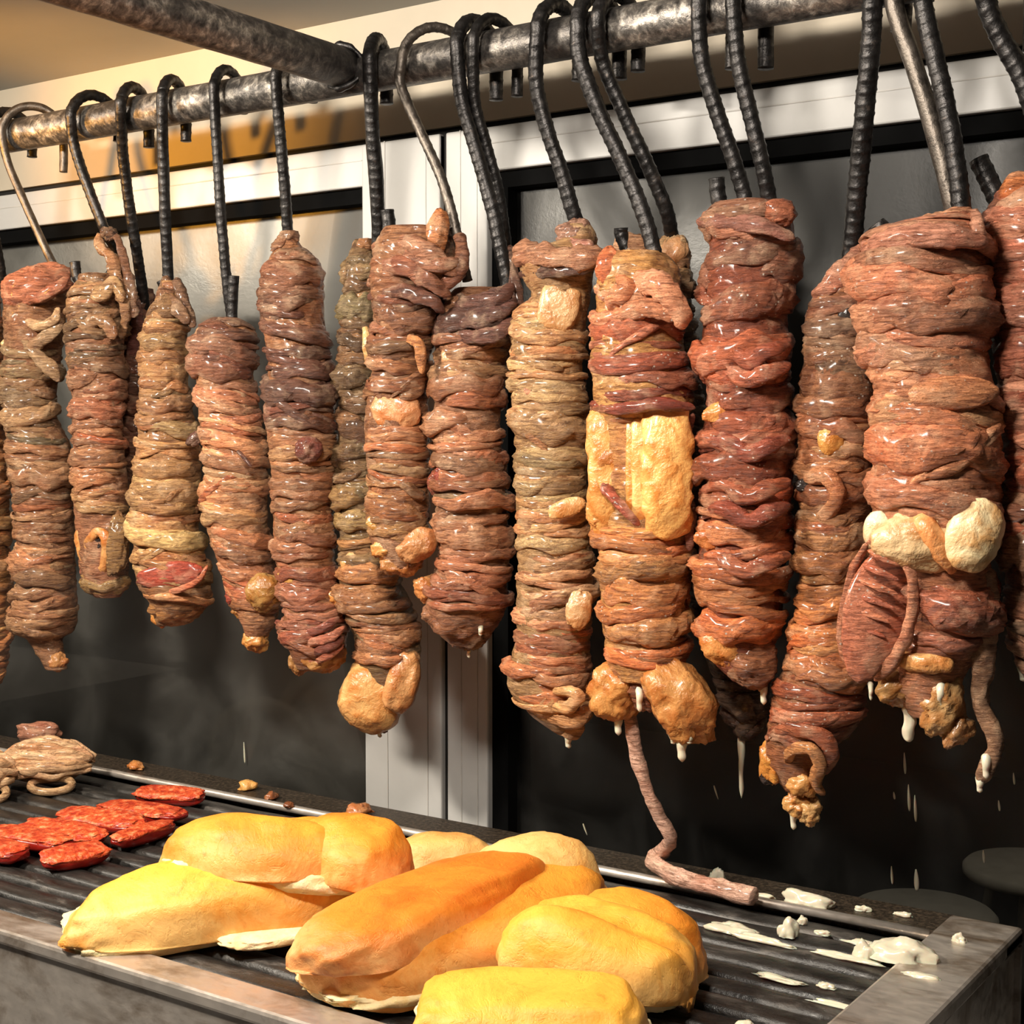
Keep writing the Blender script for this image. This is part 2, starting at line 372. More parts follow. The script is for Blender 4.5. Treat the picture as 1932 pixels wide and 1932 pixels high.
def lathe(name, prof, seg, mat, parent, org):
    th = np.linspace(0, 2 * np.pi, seg, endpoint=False); p = np.array(prof)
    V = np.stack([p[:, :1] * np.cos(th), p[:, :1] * np.sin(th), np.repeat(p[:, 1:2], seg, 1)], -1) + np.asarray(org)
    Q = grid_quads(len(p), seg).tolist()
    Q.append(list(range(seg))[::-1]); Q.append([(len(p) - 1) * seg + j for j in range(seg)])
    return obj(name, mesh(name, V, Q), mat, parent)
def stool(xp, yp, lab):
    c = pz(xp, yp, 0.45); r = empty('round_stool', (c[0], c[1], 0))
    lathe('seat', [(0.02, 0.415), (0.155, 0.415), (0.165, 0.425), (0.165, 0.44), (0.155, 0.45), (0.02, 0.452)], 40, STOOLM, r, (0, 0, 0))
    for k in range(4):
        a = k * math.pi / 2 + 0.4
        P = np.array([[0.09 * math.cos(a), 0.09 * math.sin(a), 0.42], [0.17 * math.cos(a), 0.17 * math.sin(a), 0.0]])
        Pp, _ = catmull(P, 6); obj('leg', tube_mesh('leg', Pp, np.full(6, 0.012), 8, (0, 0, 0)), CHAIRM, r)
    tag(r, lab, 'stool', 'stools beyond the glass')
stool(1742, 1716, 'round grey stool seen dimly through the dark glass, nearer the grill corner')
stool(1945, 1632, 'round grey stool beyond the glass, cut by the right edge of the photo')
def chair(xp, yp, D, wd, lab, rot):
    top = px(xp, yp, D); r = empty('outdoor_chair', (top[0], top[1], 0)); r.rotation_euler[2] = rot
    h = top[2]; a = np.linspace(0, math.pi, 24); R = wd / 2
    ring = [(-R, 0.45)] + [(-R * math.cos(t), h - R + R * math.sin(t)) for t in a] + [(R, 0.45)]
    for nm, sc, y0, th, mt in (('backrest', 0.86, 0.0, 0.012, CHAIRM), ('back_rim', 1.0, 0.0, 0.0, STOOLM)):
        if nm == 'back_rim':
            P = np.array([(x, 0, z) for x, z in ring]); Pp, _ = catmull(P, 70)
            obj(nm, tube_mesh(nm, Pp, np.full(70, 0.018), 8, (0, 0, 0)), CHAIRM, r)
        else:
            pts = [(x * sc, (z - h) * 1.0 + h - 0.03) for x, z in ring]; n = len(pts)
            V = [(x, -th, z) for x, z in pts] + [(x, th, z) for x, z in pts]
            Q = [list(range(n)), [n + k for k in range(n)][::-1]] + [(k, (k + 1) % n, n + (k + 1) % n, n + k) for k in range(n)]
            obj(nm, mesh(nm, V, Q, False), mt, r)
    box('seat', (-R, -0.42, 0.42), (R, 0.0, 0.45), CHAIRM, r, (0, 0, 0), 0.01)
    for sx in (-1, 1):
        for yy in (-0.38, -0.02):
            box('leg', (sx * R * 0.9 - 0.013, yy - 0.013, 0), (sx * R * 0.9 + 0.013, yy + 0.013, 0.42), CHAIRM, r)
    tag(r, lab, 'chair', 'chairs beyond the glass')
chair(495, 1330, 2.05, 0.20, 'round-backed dark chair behind the left glass, in front of another', 0.3)
chair(640, 1262, 2.75, 0.34, 'round-backed dark chair behind the left glass, next to the white mullion', 0.3)

# ------------------------------------------------------------------ grill
GXR = -0.308; GXL = -2.3; GYF, GYR = 0.714, 1.178
gr = empty('charcoal_grill', (-1.2, 0.95, GZ - 0.16)); go = np.array(gr.location)
tag(gr, 'long steel grill with black cast-iron bars and stained stainless rim', 'grill')
LF, LR_, LE = 0.034, 0.052, 0.058   # front, rear and end rim widths
box('front_rim', (GXL, GYF, GZ - 0.012), (GXR, GYF + LF, GZ), STEEL, gr, go, 0.003)
box('front_panel', (GXL, GYF + 0.004, GZ - 0.16), (GXR, GYF + 0.012, GZ - 0.012), STEEL, gr, go, 0.001)
box('rear_rim', (GXL, GYR - LR_, GZ - 0.012), (GXR, GYR, GZ + 0.001), SOOT, gr, go, 0.003)
Pp, _ = catmull(np.array([[GXL, GYR - LR_ - 0.004, GZ - 0.001], [GXR - LE, GYR - LR_ - 0.004, GZ - 0.001]]), 8)
obj('rear_rod', tube_mesh('rear_rod', Pp, np.full(8, 0.0045), 10, go), STEEL, gr)
box('end_rim', (GXR - LE, GYF + LF * 0.2, GZ - 0.011), (GXR, GYR - 0.004, GZ + 0.002), STEEL, gr, go, 0.003)
box('end_panel', (GXR - 0.012, GYF + 0.01, GZ - 0.16), (GXR - 0.004, GYR - 0.01, GZ - 0.011), STEEL, gr, go)
box('rear_panel', (GXL, GYR - 0.012, GZ - 0.16), (GXR, GYR - 0.006, GZ - 0.012), STEEL, gr, go)
box('ember_tray', (GXL, GYF + 0.012, GZ - 0.055), (GXR - 0.012, GYR - 0.012, GZ - 0.045), BLACKM, gr, go)
y0, y1 = GYF + LF + 0.004, GYR - LR_ - 0.010; NB = 12; pitch = (y1 - y0) / NB
rng = np.random.default_rng(7)
xs = np.linspace(GXL, GXR - LE - 0.003, 90)
for k in range(NB):
    yc = y0 + (k + 0.5) * pitch; hw = pitch * 0.43; zt = GZ - 0.005
    prof = np.array([(-hw, -0.022), (-hw, -0.006), (-hw * 0.86, -0.001), (-hw * 0.55, 0.0), (-hw * 0.2, 0.0004), (hw * 0.2, 0.0004), (hw * 0.55, 0.0), (hw * 0.86, -0.001), (hw, -0.006), (hw, -0.022)])
    V = np.zeros((len(xs), len(prof), 3)); V[..., 0] = xs[:, None]; V[..., 1] = yc + prof[:, 0]; V[..., 2] = zt + prof[:, 1]
    V[..., 1] += 0.0012 * noise(V * 14, k); V[..., 2] += 0.0010 * noise(V * 22, k + 50)
    n, m_ = len(xs), len(prof); Q = grid_quads(n, m_).tolist() + [list(range(m_)), [(n - 1) * m_ + j for j in range(m_)][::-1]]
    o = obj('grate_bar', mesh('grate_bar', V.reshape(-1, 3) - go, Q), GRATE, gr)
struct(box('counter_base', (GXL, GYF - 0.35, 0), (GXR + 1.2, GYR + 0.03, GZ - 0.165), DARKM)).name = 'trim_3'

# dish on the low counter in front of the grill
dz = GZ - 0.165
c = pz(18, 1958, dz + 0.012)
dsh = tag(lathe('steel_dish', [(0.01, 0.002), (0.05, 0.002), (0.062, 0.012), (0.060, 0.0125), (0.048, 0.0045), (0.01, 0.004)], 40, STEEL, None, (0, 0, 0)),
          'round grey metal dish at the bottom left below the grill rim', 'dish')
dsh.location = (c[0], c[1], dz)

# ------------------------------------------------------------------ rail
ZP = px(700, 137, DP)[2]; RP = 0.0185
rl = empty('hanging_rail', (px(700, 137, DP)[0], DP, ZP)); ro = np.array(rl.location)
tag(rl, 'weathered steel pipe rail with a welded cross pipe, holding all the hooks', 'rail')
def wobble(P, r, seed): 
    th = np.linspace(0, 2 * np.pi, 28, endpoint=False)
    q = np.stack([np.repeat(P[:, 0:1] * 30 + P[:, 1:2] * 30, 28, 1), np.tile(np.cos(th) * 1.5, (len(P), 1)), np.tile(np.sin(th) * 1.5, (len(P), 1))], -1)
    return r * (1 + 0.018 * fbm(q, seed))
xl = px(14, 245, DP)[0]
P, _ = catmull(np.array([[xl, DP, ZP], [0.3, DP, ZP]]), 160)
obj('long_pipe', tube_mesh('long_pipe', P, wobble(P, RP, 1), 28, ro), PIPE, rl)
xj = px(668, 130, DP)[0]
P, _ = catmull(np.array([[xj, DP - 0.012, ZP + 0.004], [xj, 0.05, ZP + 0.006]]), 90)
obj('cross_pipe', tube_mesh('cross_pipe', P, wobble(P, RP * 1.02, 5), 28, ro), PIPE, rl)
th = np.linspace(0, 2 * np.pi, 40)   # weld bead round the joint
P = np.stack([xj + 0.021 * np.cos(th), DP - 0.0165 + 0.006 * np.cos(2 * th), ZP + 0.004 + 0.0205 * np.sin(th)], 1)
obj('weld_bead', tube_mesh('weld_bead', P, 0.0035 * (1 + 0.35 * noise(np.stack([th * 4, th * 0, th * 0], 1), 3)), 8, ro), REBAR, rl)

# ------------------------------------------------------------------ hooks
def hook(xf, yf, pts, ang, back, lab, stub=None, off=0.0, r=0.0062, ribbed=True, slack=0.004, mat=None, seed=0, end_in=0.03):
    """xf,yf: pixel where the front of the loop passes the rail; pts: shaft pixels down to the meat; back: length of the free end"""
    a = math.radians(ang); R = RP + r + slack
    Fp = px(xf, yf, DP - R * math.cos(a)); X0 = Fp[0] + R * math.sin(a)
    zc = ZP - 0.0 + slack * -0.6
    C = np.array([X0, DP, zc + 0.002]); bd = np.array([math.sin(a), math.cos(a), 0]); up = np.array([0, 0, 1.0])
    ctrl = [C + bd * R * 0.98 - up * back, C + bd * R - up * back * 0.5]
    for t in np.linspace(0, 180, 9): ctrl.append(C + bd * R * math.cos(math.radians(t)) + up * R * math.sin(math.radians(t)))
    Ys = np.linspace(DP - R * math.cos(a), DP + off, len(pts) + 1)[1:]
    for (x, y), Y in zip(pts, Ys): ctrl.append(px(x, y, Y))
    d = ctrl[-1] - ctrl[-2]; d /= np.linalg.norm(d)
    e = ctrl[-1] + d * end_in; ctrl.append(e)
    if stub:
        S = px(stub[0], stub[1], DP + off - 0.006); B = px(stub[2], stub[3], DP + off - 0.004)
        low = (e + B) / 2; low[2] = min(e[2], B[2]) - 0.022
        ctrl += [low, B, S]
    P0 = np.array(ctrl); L = np.linalg.norm(np.diff(P0, axis=0), axis=1).sum()
    n = int(L / 0.0013); P, s = catmull(P0, n); sides = 12
    th = np.linspace(0, 2 * np.pi, sides, endpoint=False)
    if ribbed:
        ph = s[:, None] / 0.0088 * 2 * np.pi + 1.1 * np.abs(((th[None] / np.pi + 0.5) % 2) - 1) * 3.0
        rib = np.clip(np.sin(ph), 0, 1) ** 2.5 * (np.abs(np.sin(th))[None] > 0.25)
        Rr = r * (0.93 + 0.085 * rib + 0.07 * (np.abs(np.cos(th))[None] > 0.97))
    else: Rr = np.full((n, sides), r * 0.93)
    q = np.stack([np.repeat(s[:, None] * 60, sides, 1), np.tile(np.cos(th), (n, 1)), np.tile(np.sin(th), (n, 1))], -1)
    Rr = Rr * (1 + 0.05 * fbm(q, seed))
    org = np.array([X0, DP, ZP + RP])
    o = obj('meat_hook', tube_mesh('meat_hook', P, Rr, sides, org), mat or (REBAR if ribbed else ROD)); o.location = org
    tag(o, lab, 'hook', 'steel hooks on the rail')
    return o

# ------------------------------------------------------------------ hanging meat
class Roll:
    """rows: (y, x_left, x_right) pixels of the outline; off: how far behind (+) or before (-) the rail it hangs"""
    def __init__(s, lab, rows, off=0.0, seed=0, pal=None, wscale=1.0, tilt=0.0, skip=(), core_k=0.90, dens=1.0, rag=1.0, specks=0.0):
        s.Y = DP + off; s.seed = seed; rng = s.rng = np.random.default_rng(seed + 100); s.pal = pal; s.specks = specks
        C = []; R = []
        for y, a, b in rows:
            p = px((a + b) / 2, y, s.Y); C.append(p); R.append((b - a) / 2 * depth(p) / F)
        C = np.array(C); R = np.array(R)
        CR, S = catmull(np.hstack([C, R[:, None]]), 260)
        s.S = np.concatenate([[0], np.cumsum(np.linalg.norm(np.diff(CR[:, :3], axis=0), axis=1))]); s.CR = CR
        s.L = s.S[-1]; s.rows = rows
        s.org = CR[0, :3].copy()
        s.root = empty('hanging_meat_roll', s.org); tag(s.root, lab, 'meat roll', 'wrapped meat rolls hanging on the rail')
        # core
        ns, nt = 170, 64
        sv = np.linspace(0, s.L, ns); th = np.linspace(0, 2 * np.pi, nt, endpoint=False)
        Sg, Tg = np.meshgrid(sv, th, indexing='ij'); r = s.r(Sg) * core_k
        q = np.stack([np.cos(Tg) * 1.2, np.sin(Tg) * 1.2, Sg * 22], -1)
        lump = fbm(q, seed, 3)
        warp = Sg * 140 * dens + 1.6 * fbm(np.stack([np.cos(Tg) * 1.6, np.sin(Tg) * 1.6, Sg * 14], -1), seed + 5) * 2 + 3 * tilt * np.cos(Tg)
        pl = np.abs(np.sin(warp * 1.5)) ** 0.7 * 0.06 + 0.05 * (1 - np.abs(noise(np.stack([np.cos(Tg) * 2.2, np.sin(Tg) * 2.2, Sg * 170], -1), seed + 9)))
        r = r * (0.93 + 0.07 * lump) + s.r(Sg) * pl * 0.9
        V = s.pos(Sg, Tg, r)
        Q = grid_quads(ns, nt).tolist(); V = V.reshape(-1, 3)
        V = np.vstack([V, s.ctr(np.array([0.0])) , s.ctr(np.array([s.L]))]); a, b = ns * nt, ns * nt + 1
        for j in range(nt):
            k = (j + 1) % nt; Q.append((a, k, j)); Q.append((b, (ns - 1) * nt + j, (ns - 1) * nt + k))
        obj('meat_core', mesh('meat_core', V - s.org, Q), MEAT, s.root, tuple(0.8 * v for v in s.color(0.5)))
        # wraps
        x = 0.004
        while x < s.L - 0.004:
            rr = float(s.r(np.array([x]))[0]); f = x / s.L
            a = float(np.clip(rng.lognormal(-5.28, 0.45), 0.0028, 0.0135)) * wscale
            yp = s.ypix(x)
            if not any(k0 < yp < k1 for k0, k1 in skip): s.wrap(x, a, tilt, rag)
            x += a * rng.uniform(0.85, 1.45)
        for k in range(9):            # loose folds lying askew over the winding
            x = float(rng.uniform(0.02, 0.97)) * s.L; yp = s.ypix(x)
            if any(k0 < yp < k1 for k0, k1 in skip): continue
            s.wrap(x, float(rng.uniform(0.0035, 0.0075)) * wscale, float(rng.choice([-1, 1])) * float(rng.uniform(0.25, 0.7)), rag * 0.6, 'loose_fold', float(rng.uniform(1.1, 2.4)), 0.045)
    def ypix(s, x):
        p = s.ctr(np.array([x]))[0] - CAM; return 966 - F * p.dot(UP) / p.dot(FWD)
    def ctr(s, x): return np.stack([np.interp(x, s.S, s.CR[:, k]) for k in range(3)], -1)
    def r(s, x): return np.maximum(np.interp(x, s.S, s.CR[:, 3]), 0.002)
    def pos(s, Sg, Tg, r):
        # ring axes: horizontal plane, theta=0 facing the camera
        c = s.ctr(Sg); f = np.array([sy, -cy, 0.0])
        return c + r[..., None] * (np.cos(Tg)[..., None] * f + np.sin(Tg)[..., None] * RIGHT)
    def color(s, f):  # meat tones down the roll; some darker tops carry shade in the colour
        st = s.pal; P = [k[0] for k in st]
        c = [min(1.0, (1.36, 1.38, 1.26)[j] * np.interp(f, P, [lin(k[1])[j] for k in st])) for j in range(3)]
        return tuple(c)
    def jitter(s, c, amt=0.22):
        g = s.rng; v = math.exp(g.normal(0, amt)); h = g.normal(0, 0.10)
        return (min(1, c[0] * v * (1 + 0.25 * h)), min(1, c[1] * v * (1 - h)), min(1, c[2] * v * (1 - 1.4 * h)))
    def wrap(s, x, a, tilt, rag, name='intestine_wrap', span=None, lift=0.0):
        g = s.rng; nt, m_ = 46, 14
        span = span or g.uniform(3.4, 6.1); c0 = g.normal(0, 1.0); b = a * g.uniform(0.35, 0.75)
        t = np.linspace(0, 1, nt); th = c0 + (t - 0.5) * span
        ph = np.linspace(0, 2 * np.pi, m_, endpoint=False)
        T, PH = np.meshgrid(t, ph, indexing='ij'); TH = np.meshgrid(th, ph, indexing='ij')[0]
        env = np.sin(np.pi * np.clip(T, 0, 1)) ** 0.45
        sd = s.seed * 91 + int(x * 10000)
        one = np.stack([np.cos(TH) * 1.5, np.sin(TH) * 1.5, np.full_like(TH, x * 40)], -1)
        loc = noise(np.array([[x * 18, 3.3, 1.7]]), s.seed)[0]
        tl = tilt + 0.13 * loc + g.normal(0, 0.07)
        rr = float(s.r(np.array([x]))[0])
        dz = tl * rr * np.sin(TH + g.normal(0, 0.5)) + a * 0.55 * noise(one * 1.3, sd)
        sag = abs(g.normal(0, 0.05)) * rr * np.cos(TH - c0 * 0.5)
        wid = a * env * (1 + 0.35 * noise(one * 1.8 + 9, sd + 1))
        axial = wid * np.cos(PH)
        ridge = 1 + 0.55 * (0.6 - np.abs(np.sin(PH * 3.5 + 3.5 * noise(one * 2.2, sd + 2)))) + 0.35 * noise(np.stack([TH * 5, np.cos(PH) * 2, np.sin(PH) * 2], -1), sd + 3)
        radial = b * env * np.sin(PH) * ridge
        S_ = np.clip(x + axial + dz + sag, 0, s.L)
        base = s.r(S_) * (0.935 + lift + 0.040 * noise(one, sd + 4) * rag + 0.032 * g.normal() * rag) - 0.16 * rr * (1 - env)
        V = s.pos(S_, TH, base + radial).reshape(-1, 3)
        V = np.vstack([V, V[:m_].mean(0), V[-m_:].mean(0)])
        Q = grid_quads(nt, m_).tolist(); e0, e1 = nt * m_, nt * m_ + 1
        for j in range(m_):
            k = (j + 1) % m_; Q.append((e0, k, j)); Q.append((e1, (nt - 1) * m_ + j, (nt - 1) * m_ + k))
        return obj(name, mesh(name, V - s.org, Q), MEAT, s.root, s.jitter(s.color(min(1, x / s.L))) + (s.specks,))
    # ---- extra pieces, placed by pixel on the front of the roll
    def front(s, x, y, k):
        P = px(x, y, s.Y); i = int(np.argmin(np.abs(s.CR[:, 2] - P[2]))); r = s.CR[i, 3]
        return CAM + (P - CAM) * (1 - k * r / depth(P))
    def lump(s, name, x, y, w_, h_, col, k=0.75, d=0.6, rot=0.0, amp=0.16, mat=None, sd=0, freq=1.6, label=None, power=1.0):
        if (mat is None or mat is FAT) and min(col) < 165: col = tuple(0.72 * a + 0.28 * b for a, b in zip(col, (176, 120, 76)))
        P = s.front(x, y, k); sc = depth(P) / F; nu, nv = 28, 38
        u = np.linspace(0.02, math.pi - 0.02, nu); v = np.linspace(0, 2 * np.pi, nv, endpoint=False)
        U, W = np.meshgrid(u, v, indexing='ij')
        dx, dy, dzz = np.sin(U) * np.cos(W), np.cos(U), np.sin(U) * np.sin(W)
        D = np.stack([dx, dy, dzz], -1)
        if power != 1.0: dx, dy, dzz = [np.sign(q) * np.abs(q) ** power for q in (dx, dy, dzz)]
        q = D * freq + sd * 3.1; n = 1 + amp * fbm(q, s.seed * 7 + sd, 4) + 0.35 * amp * (1 - 2 * np.abs(fbm(q * 3.1, s.seed + sd + 40, 2)))
        cr, sr = math.cos(math.radians(rot)), math.sin(math.radians(rot))
        a = dx * n * w_ / 2 * sc; b = dy * n * h_ / 2 * sc; dd = dzz * n * d * min(w_, h_) / 2 * sc
        A, B = a * cr - b * sr, a * sr + b * cr
        V = P + A[..., None] * RIGHT + B[..., None] * UP - dd[..., None] * FWD
        V = V.reshape(-1, 3); V = np.vstack([V, V[:nv].mean(0), V[-nv:].mean(0)]); e0, e1 = nu * nv, nu * nv + 1
        Q = grid_quads(nu, nv).tolist()
        for j in range(nv):
            q = (j + 1) % nv; Q.append((e0, q, j)); Q.append((e1, (nu - 1) * nv + j, (nu - 1) * nv + q))
        o = obj(name, mesh(name, V - s.org, Q), mat or FAT, s.root, tuple(np.array(lin(col)) * (1.3 if mat is MEAT else 1.0)) + (s.specks,))
        if label: o['label'] = label
        return o
    def strand(s, name, pts, col, mat=None, flat=0.62, amp=0.30, sd=0, label=None, n=46, sides=14, folds=0):
        """pts: (x, y, k, radius px)"""
        P = []; R = []
        for x, y, k, r in pts:
            p = s.front(x, y, k); P.append(p); R.append(r * depth(p) / F)
        PR, L = catmull(np.hstack([np.array(P), np.array(R)[:, None]]), n)
        th = np.linspace(0, 2 * np.pi, sides, endpoint=False)
        q = np.stack([np.repeat(L[:, None] * 90, sides, 1), np.tile(np.cos(th) * 1.3, (n, 1)), np.tile(np.sin(th) * 1.3, (n, 1))], -1)
        Rr = np.maximum(PR[:, 3:4], 0.0004) * (1 + amp * fbm(q, s.seed + sd * 13))
        if folds: Rr = Rr * (1 + 0.12 * np.abs(np.sin(th * folds + 0.5))[None])
        # cap rounding
        Rr = Rr * (1 + 0.16 * (0.5 - np.abs(np.sin(th[None] * 2.5 + 2.5 * noise(np.stack([L * 60, L * 0, L * 0], -1), sd + 3)[:, None]))))
        e = np.minimum(np.arange(n), np.arange(n)[::-1]) / 3.0; Rr = Rr * np.sqrt(np.clip(1 - (1 - np.clip(e, 0, 1)) ** 2, 0.05, 1))[:, None]
        me = tube_mesh(name, PR[:, :3], Rr, sides, s.org); gain = 1.3 if mat in (None, MEAT) else 1.0
        if flat != 1.0:               # pressed flat against the roll
            co = np.empty(len(me.vertices) * 3, np.float32); me.vertices.foreach_get('co', co); co = co.reshape(-1, 3)
            ctr_ = np.vstack([np.repeat(PR[:, :3], sides, 0), PR[:1, :3], PR[-1:, :3]]) - s.org
            of = co - ctr_; co = ctr_ + of - (1 - flat) * (of @ FWD)[:, None] * FWD
            me.vertices.foreach_set('co', co.astype(np.float32).ravel()); me.update()
        o = obj(name, me, mat or MEAT, s.root, tuple(gain * v for v in lin(col)) + (s.specks,))
        if label: o['label'] = label
        return o
    def drip(s, x, y, ln, r, k=0.6, sd=0):
        return s.strand('fat_drip', [(x, y - 8, k - 0.25, r * 1.3), (x + 1, y + ln * 0.3, k, r * 0.9), (x, y + ln * 0.6, k, r * 0.62), (x + 1, y + ln * 0.85, k, r * 0.66), (x + 1, y + ln, k, r * 0.3)], (236, 226, 200), GREASE, amp=0.12, flat=1.0, sd=sd, n=20, sides=10)

TAN = (178, 132, 92); BRN = (128, 86, 60); DRK = (92, 60, 44); PNK = (186, 126, 100); RED = (164, 78, 52); SAL = (206, 142, 110); ORG = (192, 128, 78); OLV = (150, 122, 80)
FATC = (236, 206, 150); FATW = (244, 228, 192); FATO = (226, 172, 104); ROSE = (190, 104, 78)
#__ROLLS__
# 0: cut by the left edge
m = Roll('brown wrapped meat roll mostly cut off by the left edge of the photo', [(560, -80, 0), (640, -95, 8), (760, -95, 12), (900, -92, 20), (1050, -90, 22), (1180, -80, 20), (1250, -60, 18), (1290, -45, 5)], 0.012, 1, [(0, BRN), (0.5, ORG), (1, ORG)])
# 1
m = Roll('grey-brown meat roll with a folded reddish knot on top, leftmost full roll', [(508, 48, 112), (540, 12, 132), (600, 2, 128), (650, 4, 124), (720, 2, 112), (790, 6, 112), (850, 14, 138), (930, 22, 140), (1010, 27, 141), (1090, 28, 144), (1150, 20, 148), (1190, 22, 142), (1205, 48, 120), (1240, 72, 124), (1262, 84, 128)], -0.004, 2,
         [(0, BRN), (0.2, (150, 116, 84)), (0.42, (140, 106, 76)), (0.5, (160, 112, 80)), (1, (164, 116, 82))], skip=((500, 640), (1200, 1300)), tilt=0.05)
m.lump('top_knot', 66, 540, 132, 74, (170, 106, 78), 0.45, 1.1, 14, 0.16, MEAT, 1)
m.strand('fold_strand', [(8, 560, 0.7, 6), (50, 566, 1.05, 11), (100, 548, 1.0, 11), (130, 522, 0.6, 7)], (158, 96, 70), sd=1)
m.strand('fold_strand', [(40, 596, 0.95, 5), (66, 614, 1.05, 9), (98, 606, 1.0, 9), (112, 580, 0.8, 5)], (196, 158, 116), sd=2)
m.strand('fold_strand', [(22, 590, 0.95, 8), (46, 640, 1.0, 12), (90, 690, 0.9, 14), (112, 720, 0.6, 6)], (160, 126, 90), sd=3)
m.strand('fold_strand', [(14, 690, 0.8, 8), (52, 660, 1.0, 12), (96, 628, 0.9, 12), (122, 600, 0.5, 6)], (166, 132, 96), sd=4)
m.lump('fat_piece', 14, 652, 20, 26, FATC, 0.8, 0.8, 0, 0.2, sd=5)
m.lump('bottom_nub', 92, 1222, 42, 46, (190, 142, 80), 0.1, 0.9, 0, 0.2, sd=6)
m.lump('bottom_nub', 108, 1248, 38, 34, (180, 128, 76), 0.1, 0.9, 30, 0.25, sd=7)
# 2
m = Roll('slim tan meat roll with a stringy loop on top and a pale ringed end', [(518, 150, 222), (560, 128, 236), (640, 124, 238), (720, 130, 238), (800, 136, 234), (900, 138, 240), (980, 140, 244), (1060, 146, 246), (1105, 158, 242), (1126, 178, 230)], -0.004, 3,
         [(0, (150, 110, 76)), (0.25, (116, 82, 56)), (0.4, (168, 110, 82)), (0.7, (176, 124, 84)), (1, (150, 112, 66))], skip=((960, 1100),))
m.strand('loop_strand', [(184, 440, 0.3, 6), (192, 466, 0.5, 9), (212, 492, 0.6, 11), (224, 540, 0.5, 13), (238, 580, 0.3, 11), (228, 640, 0.2, 8)], (150, 108, 72), sd=1, amp=0.55)
m.lump('loop_knot', 206, 440, 30, 24, (96, 66, 46), 0.3, 0.8, 0, 0.35, MEAT, 21)
m.strand('loop_strand', [(216, 440, 0.1, 7), (232, 480, 0.1, 8), (244, 540, 0.1, 11), (252, 600, 0.0, 12)], (116, 80, 56), sd=2, amp=0.5)
m.strand('fold_strand', [(140, 560, 0.6, 9), (164, 530, 0.9, 13), (190, 560, 1.0, 14), (214, 530, 0.9, 12), (232, 570, 0.6, 8)], (178, 138, 94), sd=3)
m.strand('fold_strand', [(150, 640, 0.8, 9), (170, 610, 1.0, 13), (200, 606, 1.0, 14), (216, 640, 0.9, 9)], (146, 106, 70), sd=4)
m.lump('fat_piece', 164, 1026, 46, 92, (226, 168, 100), 0.72, 0.7, 5, 0.14, sd=5)
m.strand('ringed_end', [(176, 1052, 1.0, 8), (170, 1022, 1.12, 10), (184, 1004, 1.15, 9), (198, 1016, 1.1, 9), (200, 1050, 1.0, 10), (192, 1080, 0.9, 9)], (206, 150, 92), FAT, sd=6)
m.lump('painted_hollow', 186, 1024, 18, 26, (40, 24, 16), 1.0, 0.4, 0, 0.1, MEAT, 7)  # solid dark lump, its colour stands in for shade inside the ring
m.lump('fat_piece', 222, 1030, 42, 110, (150, 112, 66), 0.6, 0.7, -5, 0.2, MEAT, 8)
m.lump('bottom_nub', 200, 1098, 86, 50, (158, 120, 66), 0.35, 0.9, 0, 0.22, MEAT, 9)
m.lump('rosy_bit', 165, 1078, 26, 20, (176, 96, 68), 0.9, 0.8, 0, 0.2, MEAT, 10)
# 3
m = Roll('dark narrow meat roll hidden behind its neighbours, third from the left', [(545, 232, 290), (620, 216, 296), (720, 216, 300), (820, 222, 300), (880, 235, 300), (930, 250, 300)], 0.055, 4, [(0, (104, 64, 50)), (1, (122, 78, 58))])
m.strand('dark_loop', [(222, 620, 1.0, 8), (226, 580, 1.15, 12), (246, 550, 1.2, 11), (258, 590, 1.15, 11), (252, 650, 1.1, 12), (238, 700, 1.0, 8)], (116, 66, 56), sd=1)
# 4
m = Roll('tan meat roll with a glossy red flap near its lower end', [(530, 304, 334), (560, 298, 346), (590, 280, 362), (640, 264, 356), (720, 262, 358), (800, 258, 372), (860, 254, 380), (930, 244, 386), (1000, 243, 382), (1060, 250, 392), (1110, 264, 404), (1145, 284, 396), (1178, 292, 350)], -0.008, 5,
         [(0, BRN), (0.15, (164, 124, 84)), (0.35, (158, 112, 74)), (0.6, (190, 140, 94)), (0.85, (196, 142, 92)), (1, (190, 116, 72))], tilt=0.06, skip=((1130, 1200),))
m.strand('top_knot', [(316, 520, 0.4, 10), (310, 560, 0.7, 13), (334, 580, 0.8, 14), (356, 610, 0.5, 10)], (128, 92, 64), sd=1)
m.strand('top_knot', [(332, 524, 0.1, 9), (350, 580, 0.3, 12), (366, 618, 0.2, 8)], (116, 82, 58), sd=2)
m.lump('red_flap', 326, 1086, 128, 50, (176, 76, 52), 0.92, 0.42, 6, 0.12, MEAT, 3, label='glossy dark red flap')
m.strand('flap_rim', [(262, 1090, 0.95, 5), (300, 1116, 1.1, 6), (340, 1112, 1.12, 6), (376, 1092, 1.05, 5), (392, 1066, 0.85, 4)], (204, 116, 78), sd=4)
m.lump('bottom_nub', 336, 1146, 104, 62, (176, 122, 66), 0.2, 0.9, 10, 0.2, MEAT, 5)
m.lump('fat_piece', 303, 1162, 34, 44, (228, 174, 96), 0.5, 0.9, 0, 0.15, sd=6)
m.lump('dark_tip', 368, 828, 36, 22, (90, 48, 36), 0.7, 0.8, 35, 0.2, MEAT, 7)
